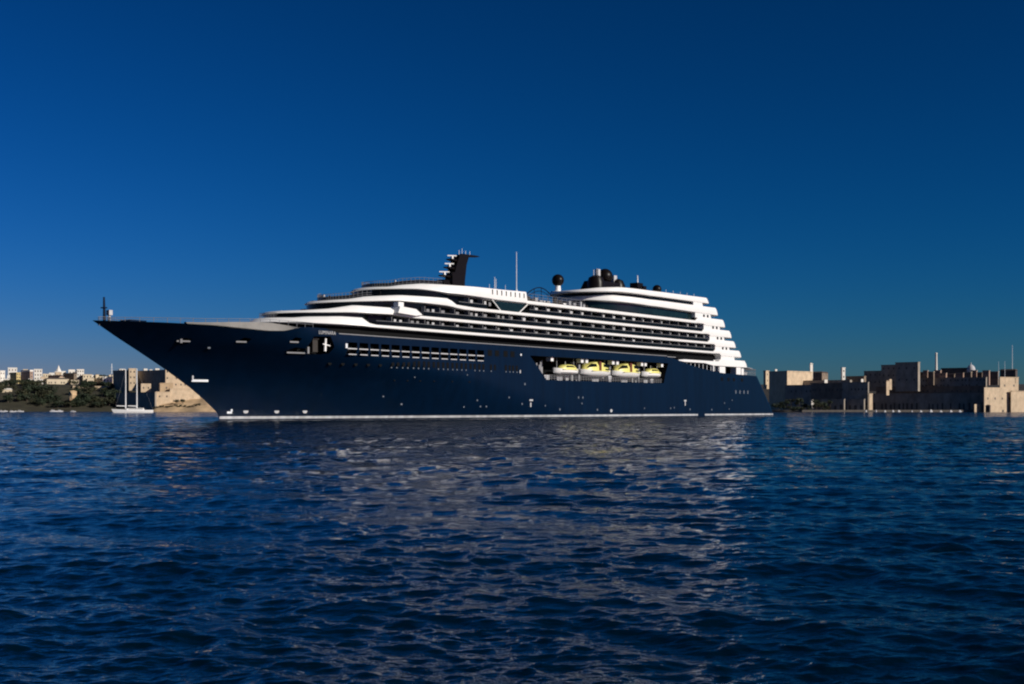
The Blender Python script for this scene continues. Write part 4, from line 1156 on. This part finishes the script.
# bow mast and bow rails
bm_ = MB().tube(P(-24.9, 0, 17.4), P(-25.0, 0, 22.0), 0.3, 0.16).box(P(-25, 0, 20.1), (0.7, 1.0, 0.2)).build("bow_mast", M["navy"], ship)
MB().tube(P(-23.9, 0, 17.4), P(-23.9, 0, 18.9), 0.22).box(P(-23.9, 0, 19.3), (0.7, 0.9, 0.9)).build("bow_lamp", M["curtain"], bm_)
rl = MB()
for sg in (1, -1):
    pv = None
    for s in np.arange(-26, 14, 2.0):
        z = float(np.interp(s, [-26, -10, 0, 14], [17.75, 17.95, 18.35, 18.2])) - .05; u = max(0.2, float(hb(s, 17.0)) - 1.3)
        p_ = Vector(P(s, sg * u, z + 0.75)); rl.tube(p_ - Vector((0, 0, 1.6)), p_, 0.05, n=5)
        if pv: rl.tube(pv, p_, 0.045, n=5); rl.tube(pv - Vector((0, 0, .35)), p_ - Vector((0, 0, .35)), 0.03, n=5)
        pv = p_
rl.build("bow_rail", M["rail"], ship)
MB().box(P(-19, 0, 17.7), (3.5, 3, 1.0)).build("winch", M["navy"], ship)

# ---- lifeboat bay interior
for s in (90.2, 103.2, 105.3, 117.6, 119.7, 132.0, 133.8, 142.6):
    MB().box(P(s, 13.6, 14.45), (1.1, 1.4, 1.0)).build("davit_head", M["white"], ship)
    MB().prism_y([(s - .35, 9.4), (s + .35, 9.4), (s + .2, 14.2), (s - .2, 14.2)], -11.2, -10.6).build("davit_leg", M["grey"], ship)
bayr = MB()
for s in np.arange(87.4, 142, 1.15):
    bayr.tube(P(s, 14.5, 9.3), P(s, 14.5, 10.5), 0.06, n=5)
for z in (10.5, 10.1, 9.7): bayr.tube(P(87.2, 14.5, z), P(142, 14.5, z), 0.05, n=5)
bayr.build("bay_rail", M["dim"], ship)
for s, w, h, u in ((84.6, .5, 4.0, 13.5), (86.4, .5, 3.6, 13.0), (88.3, .6, 4.6, 12.0), (88.8, 2.2, 1.2, 13.5), (94.5, 2.4, .9, 13.2), (99.5, 1.2, 1.5, 12), (104.2, .7, 4.2, 12.5), (118.4, .7, 4.2, 12.5), (117.6, 1.6, 1.6, 13), (132.8, .6, 4.0, 12.5), (135, 2, .9, 13.4), (138.5, 1.4, 1.2, 13.2), (111.5, 3, .8, 12.5), (125.5, 3, .8, 12.5)):
    MB().box(P(s, u, 9.35 + h / 2), (w, .5, h)).build("bay_fitting", M["dim"] if h > 2 else M["curtain"], ship)

# ---- lifeboats hang in the bay: things of their own
def w2(s, u, z): return ship.location + Matrix.Rotation(ship.rotation_euler.z, 3, 'Z') @ Vector(P(s, u, z))
def lifeboat(s, u, z, L_, big, label):
    bw = L_ * 0.33
    r_ = empty("lifeboat", w2(s, u, z), ship.rotation_euler.z + math.pi)
    tag(r_, label, "lifeboat", "lifeboats in the recess of the ship's side")
    secs = []
    for k in range(17):
        t = -1 + 2 * k / 16; w = bw / 2 * (1 - abs(t) ** 2.6) ** 0.6 + 0.05; x = t * L_ / 2
        kz = -0.15 - (0.75 if big else 0.45) * (1 - abs(t) ** 3.5); top_ = (0.72 if big else 0.8) + 0.35 * t * t
        secs.append([(x, 0, kz), (x, w * .55, kz * .8), (x, w * .95, 0.1), (x, w, top_), (x, -w, top_), (x, -w * .95, 0.1), (x, -w * .55, kz * .8)])
    loft(secs).build("hull", M["white"], r_, smooth=40)
    hc = 2.5 if big else 1.35
    c0 = 0.68 if big else 0.76
    e0 = 0.92 if big else 0.74
    secs = []
    for k in range(15):
        t = -1 + 2 * k / 14; x = t * L_ / 2 * e0 - (0.0 if big else 0.06 * L_)
        w = (bw / 2 * .93) * (1 - abs(t) ** 2.6) ** 0.6 + 0.04; hh = c0 + hc * (1 - abs(t) ** 2.2) ** 0.7
        secs.append([(x, w, c0), (x, w * .97, c0 + (hh - c0) * .5), (x, w * .7, c0 + (hh - c0) * .9), (x, 0, hh), (x, -w * .7, c0 + (hh - c0) * .9), (x, -w * .97, c0 + (hh - c0) * .5)])
    cn = loft(secs).build("canopy", M["yellow"], r_, smooth=40)
    for sg in (1, -1):
        wl = [(-.22, .25), (.26, .24)] if big else [(-.04, .36)]
        for cx_, ww in wl:
            g = MB(); x0, x1 = (cx_ - ww / 2) * L_, (cx_ + ww / 2) * L_
            zz0, zz1 = c0 + hc * .44, c0 + hc * (.72 if big else .72)
            g.prism_y([(x0, zz0), (x1, zz0), (x1 - ww * L_ * (.35 if cx_ > 0 else .12), zz1), (x0 + ww * L_ * (.12 if cx_ > 0 else .35), zz1)], sg * bw * .36, sg * bw * .474)
            g.build("window", M["glass"], cn)
        if big:
            MB().prism_y([(-.34 * L_, .98), (-.16 * L_, .98), (-.18 * L_, 1.3), (-.32 * L_, 1.25)], sg * bw * .4, sg * bw * .48).build("window", M["glass"], cn)
            MB().box((0.03 * L_, sg * bw * .44, 1.75), (0.95, 0.5, 2.7)).build("door_frame", M["redbrown"], cn)
        MB().box((0, sg * (bw / 2 + .02), c0), (L_ * .62, .12, .14)).build("rubbing_strake", M["yellow"], r_)
    MB().tube((0, 0, c0 + hc * .9), (0, 0, c0 + hc + .7), .08).build("mast", M["curtain"], r_)
    MB().tube((-L_ * .36, 0, .9), (-L_ * .36, 0, 4.0), .07).tube((L_ * .36, 0, .9), (L_ * .36, 0, 4.0), .07).build("fall_wire", M["grey"], r_)
lifeboat(97.3, 13.2, 11.3, 10.2, False, "small yellow topped lifeboat nearest the bow in the ship's recess")
lifeboat(110.6, 13.1, 11.35, 13.0, True, "large yellow lifeboat in the recess, second from the bow")
lifeboat(125.4, 13.1, 11.35, 13.0, True, "large yellow lifeboat in the recess, third from the bow")
lifeboat(138.2, 13.2, 11.4, 9.4, False, "small yellow topped lifeboat at the stern end of the recess")
